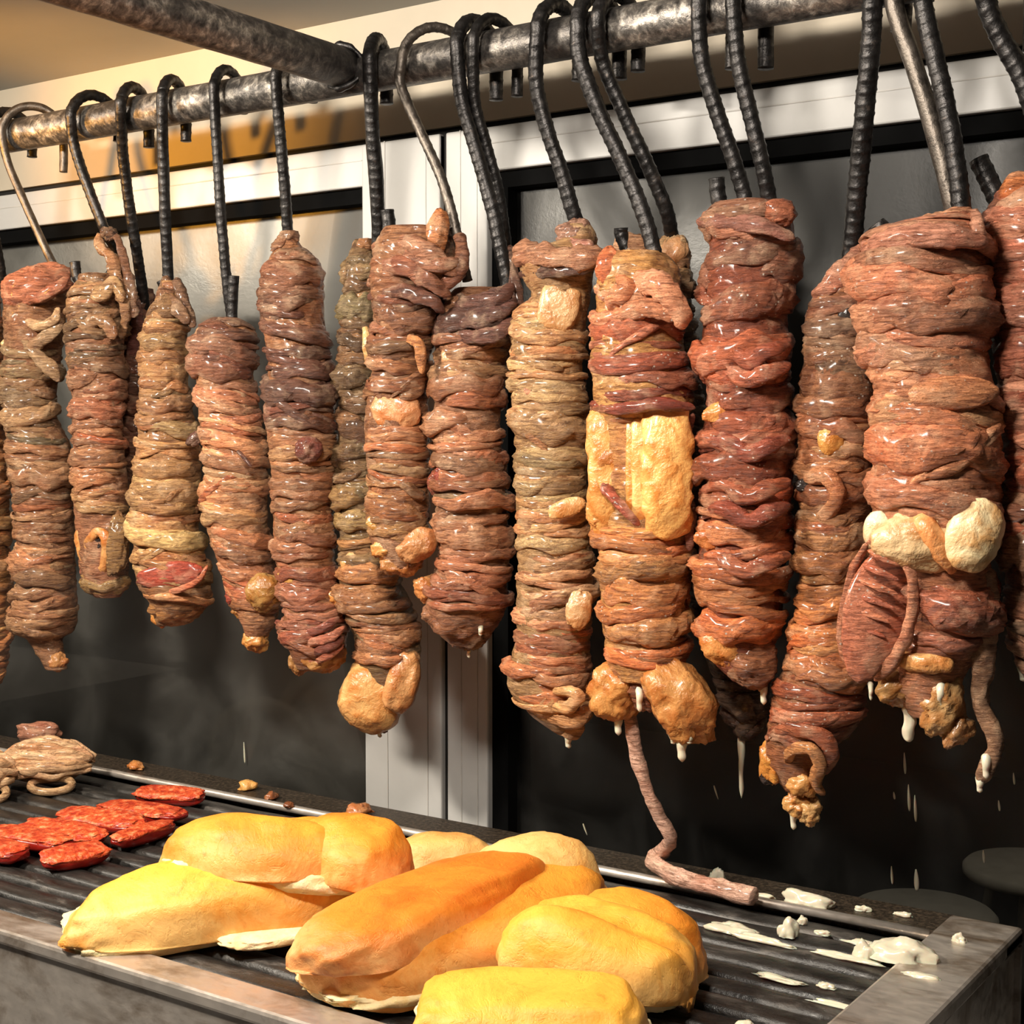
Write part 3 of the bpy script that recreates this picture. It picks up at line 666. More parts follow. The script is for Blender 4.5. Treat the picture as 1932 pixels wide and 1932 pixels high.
# 5
m = Roll('salmon-tan meat roll with diagonal pleats, hung from a slim straight hook', [(600, 400, 452), (622, 368, 486), (660, 358, 490), (720, 366, 486), (800, 372, 500), (880, 382, 508), (950, 378, 510), (1020, 394, 514), (1080, 416, 522), (1130, 430, 530), (1170, 450, 528), (1200, 462, 506)], -0.004, 6,
         [(0, (112, 72, 54)), (0.12, (130, 80, 60)), (0.25, (190, 126, 94)), (0.6, (186, 132, 92)), (0.85, (182, 108, 74)), (1, (150, 110, 60))], tilt=0.16, skip=((1150, 1220),))
m.lump('red_nub', 446, 1122, 40, 44, (176, 74, 46), 0.85, 0.9, 0, 0.2, MEAT, 1)
m.lump('olive_fat', 498, 1118, 68, 74, (168, 136, 76), 0.65, 0.9, -20, 0.18, FAT, 2)
m.lump('olive_fat', 462, 1152, 50, 30, (156, 122, 66), 0.5, 0.9, 0, 0.22, FAT, 3)
m.lump('bottom_nub', 482, 1208, 48, 42, (206, 150, 78), 0.2, 0.9, 0, 0.3, sd=4)
m.strand('neck_strand', [(474, 1150, 0.2, 16), (478, 1180, 0.2, 14), (482, 1200, 0.2, 12)], (110, 76, 42), sd=5)
m.strand('dark_thread', [(448, 850, 1.0, 3), (460, 862, 1.1, 4), (474, 880, 1.1, 3)], (90, 52, 38), sd=6)
# 6
m = Roll('long meat roll with a cone-shaped dark brown top and frilled lower end', [(436, 536, 558), (460, 526, 568), (490, 504, 596), (540, 486, 614), (600, 490, 616), (700, 500, 630), (780, 498, 640), (860, 506, 636), (940, 513, 632), (1020, 513, 634), (1100, 524, 640), (1150, 530, 654), (1190, 520, 660), (1230, 540, 654), (1262, 558, 620)], -0.006, 7,
         [(0, (150, 104, 76)), (0.1, (132, 90, 68)), (0.3, (108, 68, 54)), (0.42, (100, 62, 48)), (0.5, (168, 112, 76)), (0.7, (160, 102, 72)), (0.9, (158, 96, 74)), (1, (150, 110, 74))], tilt=0.04, skip=((1215, 1300),))
m.lump('dark_knob', 582, 848, 52, 50, (112, 54, 38), 0.9, 0.7, 20, 0.15, MEAT, 1)
m.lump('fat_piece', 558, 838, 60, 36, (206, 164, 106), 0.75, 0.5, 0, 0.15, FAT, 11)
m.lump('fat_piece', 569, 1084, 78, 44, (220, 184, 110), 0.82, 0.6, 0, 0.18, FAT, 2)
for k, (y, a, b) in enumerate(((1180, 520, 640), (1198, 524, 650), (1216, 534, 650), (1232, 548, 648))):
    m.strand('frill', [(a, y - 8, 0.5, 5), (a + 30, y + 8, 1.0, 9), ((a + b) / 2, y + 14, 1.05, 9), (b - 25, y + 2, 0.95, 9), (b, y - 16, 0.4, 5)], ((150, 84, 66), (190, 116, 88), (128, 70, 54), (176, 104, 76))[k], sd=3 + k)
m.lump('bottom_nub', 612, 1240, 84, 54, (162, 124, 74), 0.3, 0.9, 10, 0.22, FAT, 8)
m.lump('bottom_nub', 562, 1254, 34, 36, (156, 118, 70), 0.4, 0.9, 0, 0.3, FAT, 9)
# 7
m = Roll('meat roll ending in a smooth pale nub in front of the white mullion', [(452, 668, 700), (500, 648, 716), (560, 644, 716), (660, 640, 712), (760, 636, 716), (860, 632, 720), (950, 632, 730), (1040, 636, 742), (1100, 632, 762), (1150, 640, 786), (1200, 664, 796), (1245, 670, 796), (1290, 664, 786)], 0.022, 8,
         [(0, (140, 110, 76)), (0.2, (120, 90, 62)), (0.45, (116, 88, 62)), (0.6, (152, 118, 76)), (0.8, (160, 108, 72)), (1, (166, 110, 76))], skip=((1240, 1400),))
for k, (x, y) in enumerate(((668, 640), (690, 640))):
    m.strand('pale_strip', [(x, y - 24, 0.8, 6), (x + 2, y + 10, 1.05, 9), (x + 4, y + 46, 0.9, 5)], (196, 158, 104), FAT, sd=k)
m.lump('fat_piece', 652, 860, 36, 44, FATC, 0.75, 0.8, 0, 0.15, sd=3)
m.lump('fat_piece', 676, 1064, 60, 44, (214, 166, 104), 0.8, 0.7, 0, 0.2, sd=4)
m.lump('orange_nub', 650, 1130, 56, 46, (206, 146, 72), 0.7, 0.9, -15, 0.3, sd=5)
m.lump('smooth_nub', 704, 1312, 124, 134, (238, 190, 120), 0.35, 0.9, -24, 0.08, FAT, 6, label='smooth pale nub', power=0.78)
m.lump('smooth_nub', 758, 1288, 62, 116, (214, 160, 104), 0.35, 1.0, -16, 0.12, FAT, 7, power=0.8)
m.lump('painted_hollow', 716, 1366, 44, 30, (110, 62, 44), 0.4, 0.8, 0, 0.25, MEAT, 8)  # brown lump drawn as a hollow, darkness put into its colour
m.drip(716, 1374, 18, 6, 0.4)
# 8
m = Roll('meat roll with a tongue-shaped bit on top and a dangling tan strip', [(432, 716, 862), (470, 694, 876), (520, 690, 868), (570, 694, 838), (620, 698, 828), (700, 694, 812), (780, 686, 812), (860, 688, 812), (940, 690, 814), (1000, 690, 814), (1040, 702, 806), (1070, 728, 800)], -0.026, 9,
         [(0, (146, 96, 68)), (0.2, (116, 74, 54)), (0.4, (150, 100, 66)), (0.6, (170, 114, 80)), (0.85, (158, 112, 72)), (1, (176, 132, 76))], skip=((430, 560), (742, 810), (1010, 1080)), tilt=0.05)
m.lump('tongue', 826, 436, 44, 84, (196, 122, 70), 0.45, 0.8, -8, 0.12, MEAT, 1)
for k, p in enumerate(([(702, 470, 0.5, 8), (740, 452, 0.9, 16), (800, 470, 1.0, 18), (862, 520, 0.6, 9)], [(694, 540, 0.5, 8), (740, 500, 1.0, 18), (800, 520, 1.05, 18), (850, 560, 0.6, 9)],
                       [(700, 500, 0.5, 8), (760, 478, 0.9, 14), (820, 500, 0.95, 15), (868, 490, 0.5, 8)], [(694, 560, 0.6, 8), (750, 548, 1.02, 14), (810, 566, 1.0, 14), (838, 590, 0.5, 7)],
                       [(868, 440, 0.2, 12), (872, 490, 0.4, 15), (850, 530, 0.6, 14), (820, 548, 0.7, 8)])):
    m.strand('fold_strand', p, ((160, 108, 78), (142, 90, 64), (150, 98, 70), (108, 66, 48), (122, 78, 54))[k], sd=2 + k)
m.strand('dangling_strip', [(772, 636, 0.9, 8), (790, 650, 1.15, 12), (794, 680, 1.2, 11), (797, 706, 1.15, 5)], (196, 130, 76), MEAT, sd=8)
m.lump('fat_piece', 748, 776, 96, 74, (216, 162, 118), 0.62, 0.6, -5, 0.10, FAT, 9)
m.lump('fat_piece', 712, 786, 40, 62, (206, 152, 96), 0.62, 0.7, -25, 0.12, FAT, 10)
m.lump('olive_fat', 728, 988, 70, 34, (186, 152, 80), 0.85, 0.5, 0, 0.18, FAT, 11)
m.lump('bumpy_nub', 730, 1036, 56, 40, (214, 158, 88), 0.8, 0.9, 10, 0.3, FAT, 12)
m.lump('bumpy_nub', 790, 1030, 80, 60, (190, 138, 92), 0.55, 0.8, 30, 0.2, FAT, 13)
m.lump('bumpy_nub', 758, 1062, 70, 48, (168, 122, 74), 0.5, 0.9, 0, 0.28, FAT, 14)
# 9
m = Roll('rough brown meat roll with a dark collar and a shaggy dripping end', [(545, 850, 962), (575, 828, 976), (640, 816, 972), (720, 810, 956), (800, 808, 954), (880, 810, 960), (960, 818, 964), (1040, 822, 970), (1100, 804, 968), (1150, 796, 964), (1190, 818, 940), (1220, 852, 914)], -0.002, 10,
         [(0, (96, 62, 50)), (0.12, (100, 62, 50)), (0.2, (176, 132, 96)), (0.35, (164, 112, 82)), (0.6, (158, 108, 78)), (0.8, (160, 100, 72)), (1, (132, 84, 58))], rag=1.7, skip=((545, 600), (1140, 1230)))
m.strand('dark_collar', [(826, 596, 0.5, 9), (870, 606, 1.05, 17), (930, 596, 1.0, 18), (976, 566, 0.5, 10)], (92, 58, 48), sd=1)
m.strand('dark_collar', [(836, 566, 0.5, 9), (880, 572, 1.0, 18), (940, 560, 1.0, 18), (968, 536, 0.5, 9)], (104, 68, 56), sd=2)
m.strand('dark_collar', [(820, 620, 0.5, 9), (880, 634, 1.05, 14), (940, 628, 1.0, 15), (972, 600, 0.5, 9)], (110, 70, 56), sd=3)
m.strand('hook_sinew', [(962, 462, 0.0, 6), (966, 500, 0.1, 9), (974, 550, 0.2, 12), (984, 600, 0.1, 8)], (110, 76, 60), sd=4)
m.lump('pale_fold', 880, 676, 92, 70, (196, 150, 108), 0.72, 0.5, -10, 0.18, FAT, 5)
m.lump('red_knob', 842, 908, 34, 60, (150, 66, 48), 0.9, 0.9, 30, 0.15, MEAT, 6, label='glossy dark red knob')
m.lump('red_knob', 822, 914, 28, 50, (156, 84, 60), 0.8, 0.9, 10, 0.2, MEAT, 7)
m.lump('ragged_lump', 806, 1108, 52, 44, (206, 146, 88), 0.6, 0.9, -20, 0.3, FAT, 8)
m.lump('ragged_lump', 866, 1166, 120, 74, (142, 92, 60), 0.55, 0.9, 10, 0.26, MEAT, 9)
m.lump('ragged_lump', 884, 1200, 70, 50, (120, 80, 54), 0.35, 0.9, 0, 0.3, MEAT, 10)
m.lump('ragged_lump', 828, 1158, 60, 50, (156, 104, 68), 0.6, 0.9, 0, 0.3, MEAT, 11)
m.drip(845, 1180, 20, 5); m.drip(906, 1184, 16, 5); m.drip(884, 1218, 24, 5, 0.3)
# 10
m = Roll('long tan meat roll with a thick folded flap across its top', [(424, 1064, 1116), (450, 1056, 1130), (480, 980, 1132), (520, 976, 1130), (560, 996, 1122), (610, 960, 1116), (700, 955, 1110), (800, 965, 1114), (900, 970, 1111), (1000, 970, 1116), (1100, 970, 1124), (1200, 968, 1120), (1255, 950, 1120), (1300, 952, 1118), (1345, 990, 1114), (1380, 1040, 1096)], -0.006, 11,
         [(0, (158, 116, 88)), (0.15, (180, 142, 100)), (0.3, (186, 146, 104)), (0.4, (160, 122, 86)), (0.55, (190, 146, 100)), (0.7, (184, 132, 96)), (0.8, (186, 118, 86)), (1, (196, 140, 92))], skip=((425, 590), (1330, 1400)), tilt=0.03, specks=0.45)
m.strand('top_flap', [(974, 500, 0.7, 10), (996, 478, 1.1, 26), (1050, 486, 1.15, 20), (1110, 486, 0.9, 22), (1132, 470, 0.5, 10)], (170, 118, 86), sd=1)
m.strand('top_flap', [(980, 520, 0.6, 8), (1030, 510, 1.0, 14), (1090, 506, 1.0, 14), (1128, 500, 0.5, 8)], (84, 52, 38), sd=2)  # dark strand colours in the shade beneath the fold
m.lump('hook_tuft', 1088, 448, 66, 66, (160, 118, 96), 0.2, 0.8, 0, 0.28, MEAT, 3)
m.strand('hook_tuft', [(1064, 440, 0.4, 7), (1090, 462, 0.8, 12), (1120, 460, 0.6, 10)], (176, 116, 96), sd=4)
m.lump('pale_square', 1054, 580, 78, 84, (206, 172, 124), 0.72, 0.45, -12, 0.10, FAT, 5, power=0.6)
m.strand('side_frill', [(1006, 560, 0.6, 6), (990, 600, 0.8, 9), (966, 640, 0.5, 7)], (176, 132, 96), sd=6)
m.lump('pink_fold', 1030, 732, 84, 32, (214, 150, 116), 0.9, 0.4, 8, 0.12, MEAT, 7)
m.lump('fat_piece', 1070, 958, 74, 34, (226, 188, 128), 0.92, 0.28, 18, 0.14, FAT, 8)
m.lump('fat_piece', 1092, 1150, 46, 74, (204, 168, 122), 0.80, 0.35, -10, 0.2, FAT, 9)
m.strand('bottom_swirl', [(1010, 1320, 0.5, 8), (1046, 1352, 0.95, 16), (1088, 1356, 1.0, 17), (1112, 1330, 0.6, 9)], (206, 150, 98), sd=10)
m.strand('bottom_swirl', [(1030, 1330, 0.8, 8), (1070, 1334, 1.15, 13), (1094, 1318, 1.1, 11), (1074, 1304, 1.05, 10), (1044, 1306, 0.9, 8)], (218, 166, 108), sd=11)
m.strand('bottom_swirl', [(1044, 1368, 0.4, 8), (1076, 1380, 0.6, 15), (1100, 1368, 0.4, 8)], (196, 142, 92), sd=12)
m.drip(1072, 1386, 26, 8, 0.4)
# 11 behind
m = Roll('dark meat roll hanging behind, its wet tip showing between two front rolls', [(446, 1246, 1290), (500, 1232, 1300), (600, 1236, 1312), (720, 1246, 1326), (850, 1262, 1340), (1000, 1280, 1360), (1130, 1300, 1390), (1230, 1326, 1440), (1300, 1350, 1450), (1360, 1374, 1444), (1396, 1394, 1424)], 0.055, 12,
         [(0, (196, 146, 104)), (0.1, (150, 110, 74)), (0.2, (96, 68, 46)), (1, (90, 60, 46))], specks=0.5)
m.strand('pale_top', [(1170, 470, -0.2, 14), (1180, 456, 0.4, 18), (1210, 480, 0.4, 24), (1220, 520, 0.2, 18)], (206, 152, 112), sd=3)
m.lump('pale_top', 1270, 480, 54, 70, (206, 156, 112), 0.5, 0.8, -25, 0.12, FAT, 4)
m.drip(1398, 1388, 118, 7, 0.3)
# 12 pale block
m = Roll('thick meat roll with a smooth yellow tube bundle across its middle', [(478, 1130, 1262), (505, 1122, 1286), (560, 1116, 1290), (640, 1110, 1298), (720, 1110, 1310), (775, 1114, 1312), (800, 1118, 1290), (900, 1114, 1290), (985, 1114, 1296), (1005, 1116, 1312), (1100, 1126, 1302), (1200, 1136, 1302), (1250, 1140, 1304), (1280, 1150, 1290)], -0.014, 13,
         [(0, (196, 130, 92)), (0.15, (180, 112, 80)), (0.25, (150, 84, 62)), (0.34, (164, 90, 66)), (0.4, (210, 150, 90)), (0.62, (210, 150, 90)), (0.68, (200, 130, 80)), (0.9, (184, 112, 66)), (1, (178, 106, 62))], skip=((478, 600), (782, 994), (1245, 1300)), wscale=0.95, specks=0.8)
m.lump('tongue', 1152, 506, 58, 76, (206, 118, 72), 0.75, 0.8, 8, 0.12, MEAT, 1, label='rounded orange tongue-like end')
m.strand('fold_strand', [(1168, 590, 0.8, 8), (1158, 566, 1.1, 15), (1180, 545, 1.15, 17), (1172, 520, 0.9, 12)], (206, 132, 88), sd=2)
m.strand('fold_strand', [(1200, 520, 0.7, 14), (1240, 540, 1.05, 26), (1280, 580, 0.8, 22), (1286, 620, 0.5, 12)], (222, 150, 110), sd=3)
m.strand('fold_strand', [(1120, 600, 0.6, 10), (1160, 600, 1.0, 16), (1220, 580, 1.05, 20), (1280, 600, 0.7, 12)], (190, 122, 84), sd=4)
m.strand('fold_strand', [(1124, 540, 0.6, 10), (1150, 560, 0.9, 14), (1200, 556, 0.95, 18), (1240, 510, 0.6, 14)], (206, 140, 100), sd=5)
for k, (x, wdt, c_, kk) in enumerate(((1152, 46, (216, 162, 94), 0.84), (1258, 48, (240, 182, 106), 0.84), (1208, 18, (238, 190, 120), 0.92), (1192, 13, (222, 166, 96), 0.92), (1128, 20, (210, 152, 86), 0.70))):
    m.strand('smooth_tube', [(x, 768, kk - 0.3, wdt * 0.85), (x + 1, 815, kk, wdt), (x + 2, 880, kk + 0.02, wdt * 1.04), (x + 2, 950, kk, wdt), (x + 2, 1008, kk - 0.35, wdt * 0.85)], c_, FAT, amp=0.05, flat=0.42, sd=6 + k, n=44, sides=24)
m.lump('fat_piece', 1150, 866, 52, 44, (196, 140, 80), 1.0, 0.5, 0, 0.22, FAT, 11)
m.lump('fat_piece', 1136, 968, 62, 64, (210, 150, 82), 0.85, 0.6, 0, 0.2, FAT, 12)
m.strand('red_strip', [(1126, 896, 0.9, 5), (1146, 926, 1.2, 10), (1180, 964, 1.25, 10), (1206, 992, 1.0, 5)], (170, 84, 60), sd=13, label='dark red diagonal strip')
m.strand('side_flap', [(1308, 780, 0.2, 8), (1292, 830, 0.2, 10), (1288, 900, 0.2, 9), (1302, 970, 0.2, 11), (1300, 1040, 0.2, 8)], (146, 88, 68), sd=14)
m.strand('red_wrap', [(1114, 760, 0.6, 7), (1160, 772, 1.06, 11), (1240, 762, 1.1, 12), (1312, 770, 0.5, 7)], (140, 66, 48), sd=15)
m.lump('bottom_nub', 1166, 1304, 106, 104, (206, 148, 80), 0.3, 0.9, 15, 0.22, FAT, 16)
m.lump('bottom_nub', 1284, 1326, 120, 164, (204, 148, 84), 0.35, 0.9, 34, 0.20, FAT, 17)
m.lump('bottom_nub', 1218, 1300, 80, 80, (150, 92, 58), 0.2, 0.9, 0, 0.2, MEAT, 18)
m.drip(1206, 1300, 44, 8, 0.9); m.drip(1166, 1344, 44, 10, 0.4); m.drip(1286, 1380, 58, 13, 0.5); m.drip(1270, 1390, 14, 8, 0.5); m.drip(1300, 1388, 16, 8, 0.6); m.drip(1148, 1340, 20, 6, 0.4)
P11 = m
# 13 red
m = Roll('deep red crumpled meat roll hanging beside the smooth yellow bundle', [(384, 1346, 1486), (410, 1318, 1500), (450, 1330, 1502), (520, 1324, 1494), (600, 1318, 1490), (660, 1316, 1496), (750, 1326, 1490), (820, 1316, 1496), (900, 1320, 1500), (1000, 1312, 1492), (1080, 1306, 1490), (1150, 1320, 1482), (1200, 1318, 1466), (1250, 1342, 1460), (1285, 1380, 1450)], -0.004, 14,
         [(0, (156, 104, 80)), (0.15, (146, 94, 74)), (0.28, (168, 94, 64)), (0.5, (150, 80, 56)), (0.65, (162, 92, 60)), (0.75, (180, 104, 64)), (0.85, (184, 114, 70)), (1, (190, 132, 82))], wscale=1.35, rag=2.0, tilt=0.02, skip=((1190, 1300),), specks=0.9)
m.lump('top_knob', 1470, 402, 62, 52, (176, 104, 72), 0.5, 0.9, -10, 0.16, MEAT, 1)
m.strand('top_frill', [(1316, 420, 0.6, 8), (1350, 418, 1.0, 15), (1400, 420, 1.0, 16), (1450, 430, 0.9, 14), (1500, 450, 0.5, 8)], (160, 106, 88), sd=2)
m.strand('top_frill', [(1340, 400, 0.5, 8), (1380, 396, 0.9, 16), (1430, 396, 0.9, 16), (1460, 390, 0.5, 10)], (178, 132, 104), sd=3)
m.lump('fat_piece', 1372, 778, 84, 44, (222, 160, 90), 0.85, 0.55, 8, 0.2, FAT, 4)
m.lump('fat_piece', 1350, 1020, 70, 44, (206, 130, 76), 0.88, 0.5, -12, 0.2, FAT, 5)
for k, (y, c_) in enumerate(((660, (164, 86, 58)), (700, (174, 96, 66)), (920, (164, 88, 56)), (966, (142, 68, 46)), (1060, (166, 92, 60)), (840, (150, 74, 52)))):
    m.strand('crumpled_fold', [(1322, y + 14, 0.5, 8), (1360, y - 8, 1.05, 16), (1410, y + 16, 1.12, 17), (1450, y + 2, 1.08, 16), (1492, y - 14, 0.5, 8)], c_, sd=6 + k, amp=0.3)
m.lump('pale_nub', 1376, 1216, 100, 84, (214, 152, 84), 0.62, 0.8, -15, 0.15, FAT, 13)
m.lump('bottom_nub', 1420, 1250, 96, 90, (150, 96, 62), 0.3, 0.9, -25, 0.18, MEAT, 14)
m.strand('fat_tail', [(1400, 1260, 0.5, 16), (1428, 1284, 0.4, 12), (1440, 1304, 0.4, 8)], (206, 166, 118), FAT, sd=15)
m.drip(1440, 1290, 40, 8, 0.4)
# 14
m = Roll('curving meat roll with a coiled crumbly tip hanging lowest over the grill', [(470, 1600, 1648), (540, 1540, 1650), (600, 1518, 1644), (700, 1510, 1648), (800, 1500, 1650), (900, 1498, 1648), (1000, 1500, 1640), (1100, 1500, 1630), (1200, 1490, 1632), (1280, 1464, 1640), (1340, 1452, 1628), (1400, 1438, 1586), (1440, 1440, 1562), (1490, 1474, 1552)], 0.012, 15,
         [(0, (186, 124, 96)), (0.1, (150, 100, 78)), (0.2, (120, 90, 66)), (0.35, (172, 110, 74)), (0.5, (164, 104, 68)), (0.65, (196, 130, 78)), (0.8, (164, 92, 60)), (0.9, (140, 82, 60)), (1, (190, 130, 70))], wscale=1.15, skip=((470, 570), (1385, 1500)), specks=0.8)
m.strand('top_flap', [(1534, 560, 0.6, 10), (1570, 536, 1.0, 20), (1610, 500, 0.9, 24), (1640, 470, 0.5, 16)], (190, 128, 100), sd=1)
m.lump('painted_hollow', 1596, 610, 36, 70, (44, 32, 24), 0.75, 0.5, -15, 0.2, MEAT, 2)  # near-black lump painted as the shade of a hole
m.lump('fat_piece', 1568, 832, 52, 56, (220, 172, 92), 0.9, 0.6, 0, 0.12, FAT, 3)
m.strand('open_fold', [(1512, 880, 0.7, 8), (1530, 900, 1.0, 14), (1560, 900, 1.1, 17), (1580, 930, 1.1, 17), (1560, 970, 1.0, 13), (1530, 980, 0.8, 8)], (190, 128, 84), sd=4)
m.lump('painted_hollow', 1520, 916, 34, 26, (40, 26, 20), 0.95, 0.5, 0, 0.15, MEAT, 5)  # shade in the fold's opening, given as a dark-coloured lump
m.strand('coil', [(1446, 1396, 0.6, 8), (1490, 1372, 1.0, 17), (1540, 1384, 1.05, 18), (1570, 1420, 0.9, 14), (1550, 1460, 0.7, 10)], (164, 92, 58), sd=6)
m.strand('coil', [(1486, 1440, 0.8, 8), (1496, 1414, 1.2, 12), (1530, 1412, 1.3, 12), (1548, 1440, 1.2, 13), (1540, 1478, 1.0, 12), (1556, 1500, 0.7, 7)], (206, 140, 84), sd=7)
m.lump('orange_nub', 1456, 1434, 46, 86, (212, 148, 66), 0.5, 0.9, 0, 0.3, FAT, 8)
m.lump('charred_bit', 1448, 1466, 30, 30, (50, 32, 22), 0.7, 0.8, 0, 0.2, MEAT, 9)
m.lump('crumbly_tip', 1512, 1476, 58, 60, (206, 152, 84), 0.6, 0.9, 0, 0.3, FAT, 10)
m.lump('crumbly_tip', 1506, 1514, 50, 48, (222, 178, 108), 0.5, 0.9, 0, 0.34, FAT, 11)
m.lump('crumbly_tip', 1530, 1530, 40, 44, (220, 184, 124), 0.4, 0.9, 0, 0.34, FAT, 12)
m.drip(1496, 1528, 38, 8, 0.5); m.drip(1532, 1530, 22, 8, 0.4); m.drip(1642, 1296, 26, 5, 0.5)
# 15 large
m = Roll('thickest salmon meat roll with white fat lobes and a ribbed leaf-shaped flap', [(402, 1770, 1834), (436, 1640, 1862), (480, 1614, 1870), (560, 1612, 1868), (640, 1628, 1866), (720, 1642, 1880), (800, 1646, 1888), (900, 1640, 1894), (970, 1644, 1892), (1020, 1660, 1876), (1090, 1690, 1872), (1180, 1696, 1870), (1250, 1672, 1836), (1300, 1668, 1812), (1350, 1712, 1800)], -0.030, 16,
         [(0, (196, 128, 100)), (0.15, (190, 128, 98)), (0.3, (196, 134, 104)), (0.45, (210, 140, 100)), (0.58, (200, 122, 90)), (0.64, (230, 190, 130)), (0.72, (160, 98, 74)), (0.88, (150, 92, 72)), (1, (180, 140, 90))], wscale=1.55, tilt=0.12, skip=((975, 1075), (1215, 1360)), specks=0.6)
m.strand('top_fold', [(1626, 470, 0.6, 12), (1690, 452, 1.0, 22), (1780, 446, 1.02, 26), (1864, 456, 0.5, 14)], (206, 140, 112), sd=1)
m.strand('top_fold', [(1700, 440, 0.4, 8), (1760, 420, 0.7, 18), (1800, 408, 0.7, 16), (1838, 400, 0.4, 8)], (210, 150, 112), sd=2)
m.strand('top_fold', [(1838, 400, 0.3, 8), (1844, 420, 0.6, 12), (1850, 450, 0.5, 12)], (206, 146, 116), sd=3)
m.lump('orange_bulge', 1800, 742, 170, 66, (222, 146, 98), 0.78, 0.55, 3, 0.08, MEAT, 4, label='smooth orange bulge')
m.lump('fat_bed', 1764, 1020, 240, 118, (240, 214, 164), 0.72, 0.7, 0, 0.10, FAT, 40)
m.strand('white_lobe', [(1664, 968, 0.7, 22), (1660, 1000, 0.88, 30), (1664, 1034, 0.8, 24)], FATW, FAT, sd=5, amp=0.1)
m.strand('pale_strip', [(1700, 970, 0.8, 14), (1704, 1000, 1.0, 19), (1716, 1044, 0.9, 12)], (240, 206, 146), FAT, sd=6, amp=0.1)
m.strand('orange_strip', [(1730, 966, 0.8, 14), (1752, 1000, 1.05, 21), (1784, 1050, 1.0, 19), (1800, 1080, 0.8, 10)], (232, 164, 104), FAT, sd=7, amp=0.1)
m.lump('white_lobe', 1838, 1012, 108, 140, (238, 214, 166), 0.72, 0.55, -20, 0.07, FAT, 8, label='big smooth white fat lobe')
m.lump('white_lobe', 1764, 1046, 60, 66, FATW, 0.82, 0.5, 20, 0.08, FAT, 9)
m.lump('leaf_flap', 1654, 1152, 122, 270, (204, 122, 88), 1.12, 0.30, -14, 0.08, MEAT, 10, label='ribbed leaf-shaped flap')
for k in range(8):
    y = 1046 + k * 27; cx = 1672 - k * 6; hw = 46 - abs(k - 2.6) * 4
    m.strand('flap_rib', [(cx - hw, y - 8, 1.30, 3), (cx - 10, y + 4, 1.43, 8), (cx + hw * 0.8, y + 22, 1.30, 3)], ((216, 132, 94), (190, 106, 76))[k % 2], sd=11 + k, n=22, sides=10)
m.strand('flap_rim', [(1636, 1024, 1.15, 7), (1676, 1014, 1.2, 10), (1710, 1046, 1.2, 11), (1724, 1120, 1.2, 11), (1716, 1180, 1.2, 12), (1690, 1240, 1.2, 13), (1650, 1284, 1.1, 9)], (206, 136, 100), sd=20)
m.strand('flap_rim', [(1636, 1024, 1.15, 7), (1608, 1080, 1.12, 8), (1590, 1160, 1.1, 9), (1592, 1230, 1.1, 10), (1620, 1276, 1.1, 8)], (190, 122, 88), sd=21)
m.strand('cream_nub', [(1690, 1236, 0.7, 14), (1740, 1250, 0.95, 22), (1800, 1256, 0.7, 15)], (222, 170, 110), FAT, sd=22)
m.lump('ragged_lump', 1700, 1290, 90, 70, (176, 138, 84), 0.5, 0.9, 20, 0.24, FAT, 23)
m.lump('ragged_lump', 1776, 1320, 80, 110, (196, 164, 112), 0.4, 0.9, -15, 0.28, FAT, 24)
m.lump('ragged_lump', 1806, 1376, 56, 66, (160, 124, 84), 0.2, 0.9, -20, 0.3, FAT, 25)
m.strand('fat_tail', [(1716, 1310, 0.5, 14), (1718, 1344, 0.5, 13), (1714, 1380, 0.5, 12), (1716, 1400, 0.5, 6)], (222, 204, 138), GREASE, sd=26)
m.strand('fat_tail', [(1786, 1300, 0.6, 12), (1778, 1330, 0.6, 11), (1764, 1368, 0.6, 10), (1752, 1386, 0.6, 6)], (230, 214, 170), GREASE, sd=27)
m.strand('hanging_tail', [(1862, 1070, 0.1, 18), (1868, 1160, 0.1, 20), (1856, 1260, 0.1, 19), (1850, 1330, 0.1, 17), (1872, 1380, 0.1, 18), (1876, 1420, 0.1, 17), (1854, 1466, 0.1, 18), (1848, 1480, 0.1, 10)], (166, 124, 92), sd=28, label='long tail of intestine with a pale wet tip')
m.drip(1848, 1470, 26, 8, 0.2); m.drip(1860, 1430, 40, 9, 0.4); m.drip(1774, 1296, 44, 8, 0.9)
# 16
m = Roll('pink meat roll with an orange knob on top, cut by the right edge', [(352, 1896, 2010), (400, 1856, 2040), (470, 1850, 2050), (560, 1862, 2060), (660, 1870, 2060), (760, 1884, 2070), (880, 1890, 2070), (1000, 1892, 2070), (1100, 1892, 2064), (1200, 1902, 2060), (1275, 1924, 2040)], 0.012, 17,
         [(0, (200, 124, 98)), (0.3, (180, 112, 90)), (0.6, (170, 110, 84)), (1, (140, 100, 80))], wscale=1.3)
m.lump('orange_knob', 1920, 366, 70, 84, (216, 130, 76), 0.6, 0.9, -20, 0.1, MEAT, 1)
m.drip(1930, 1262, 24, 10, 0.5)

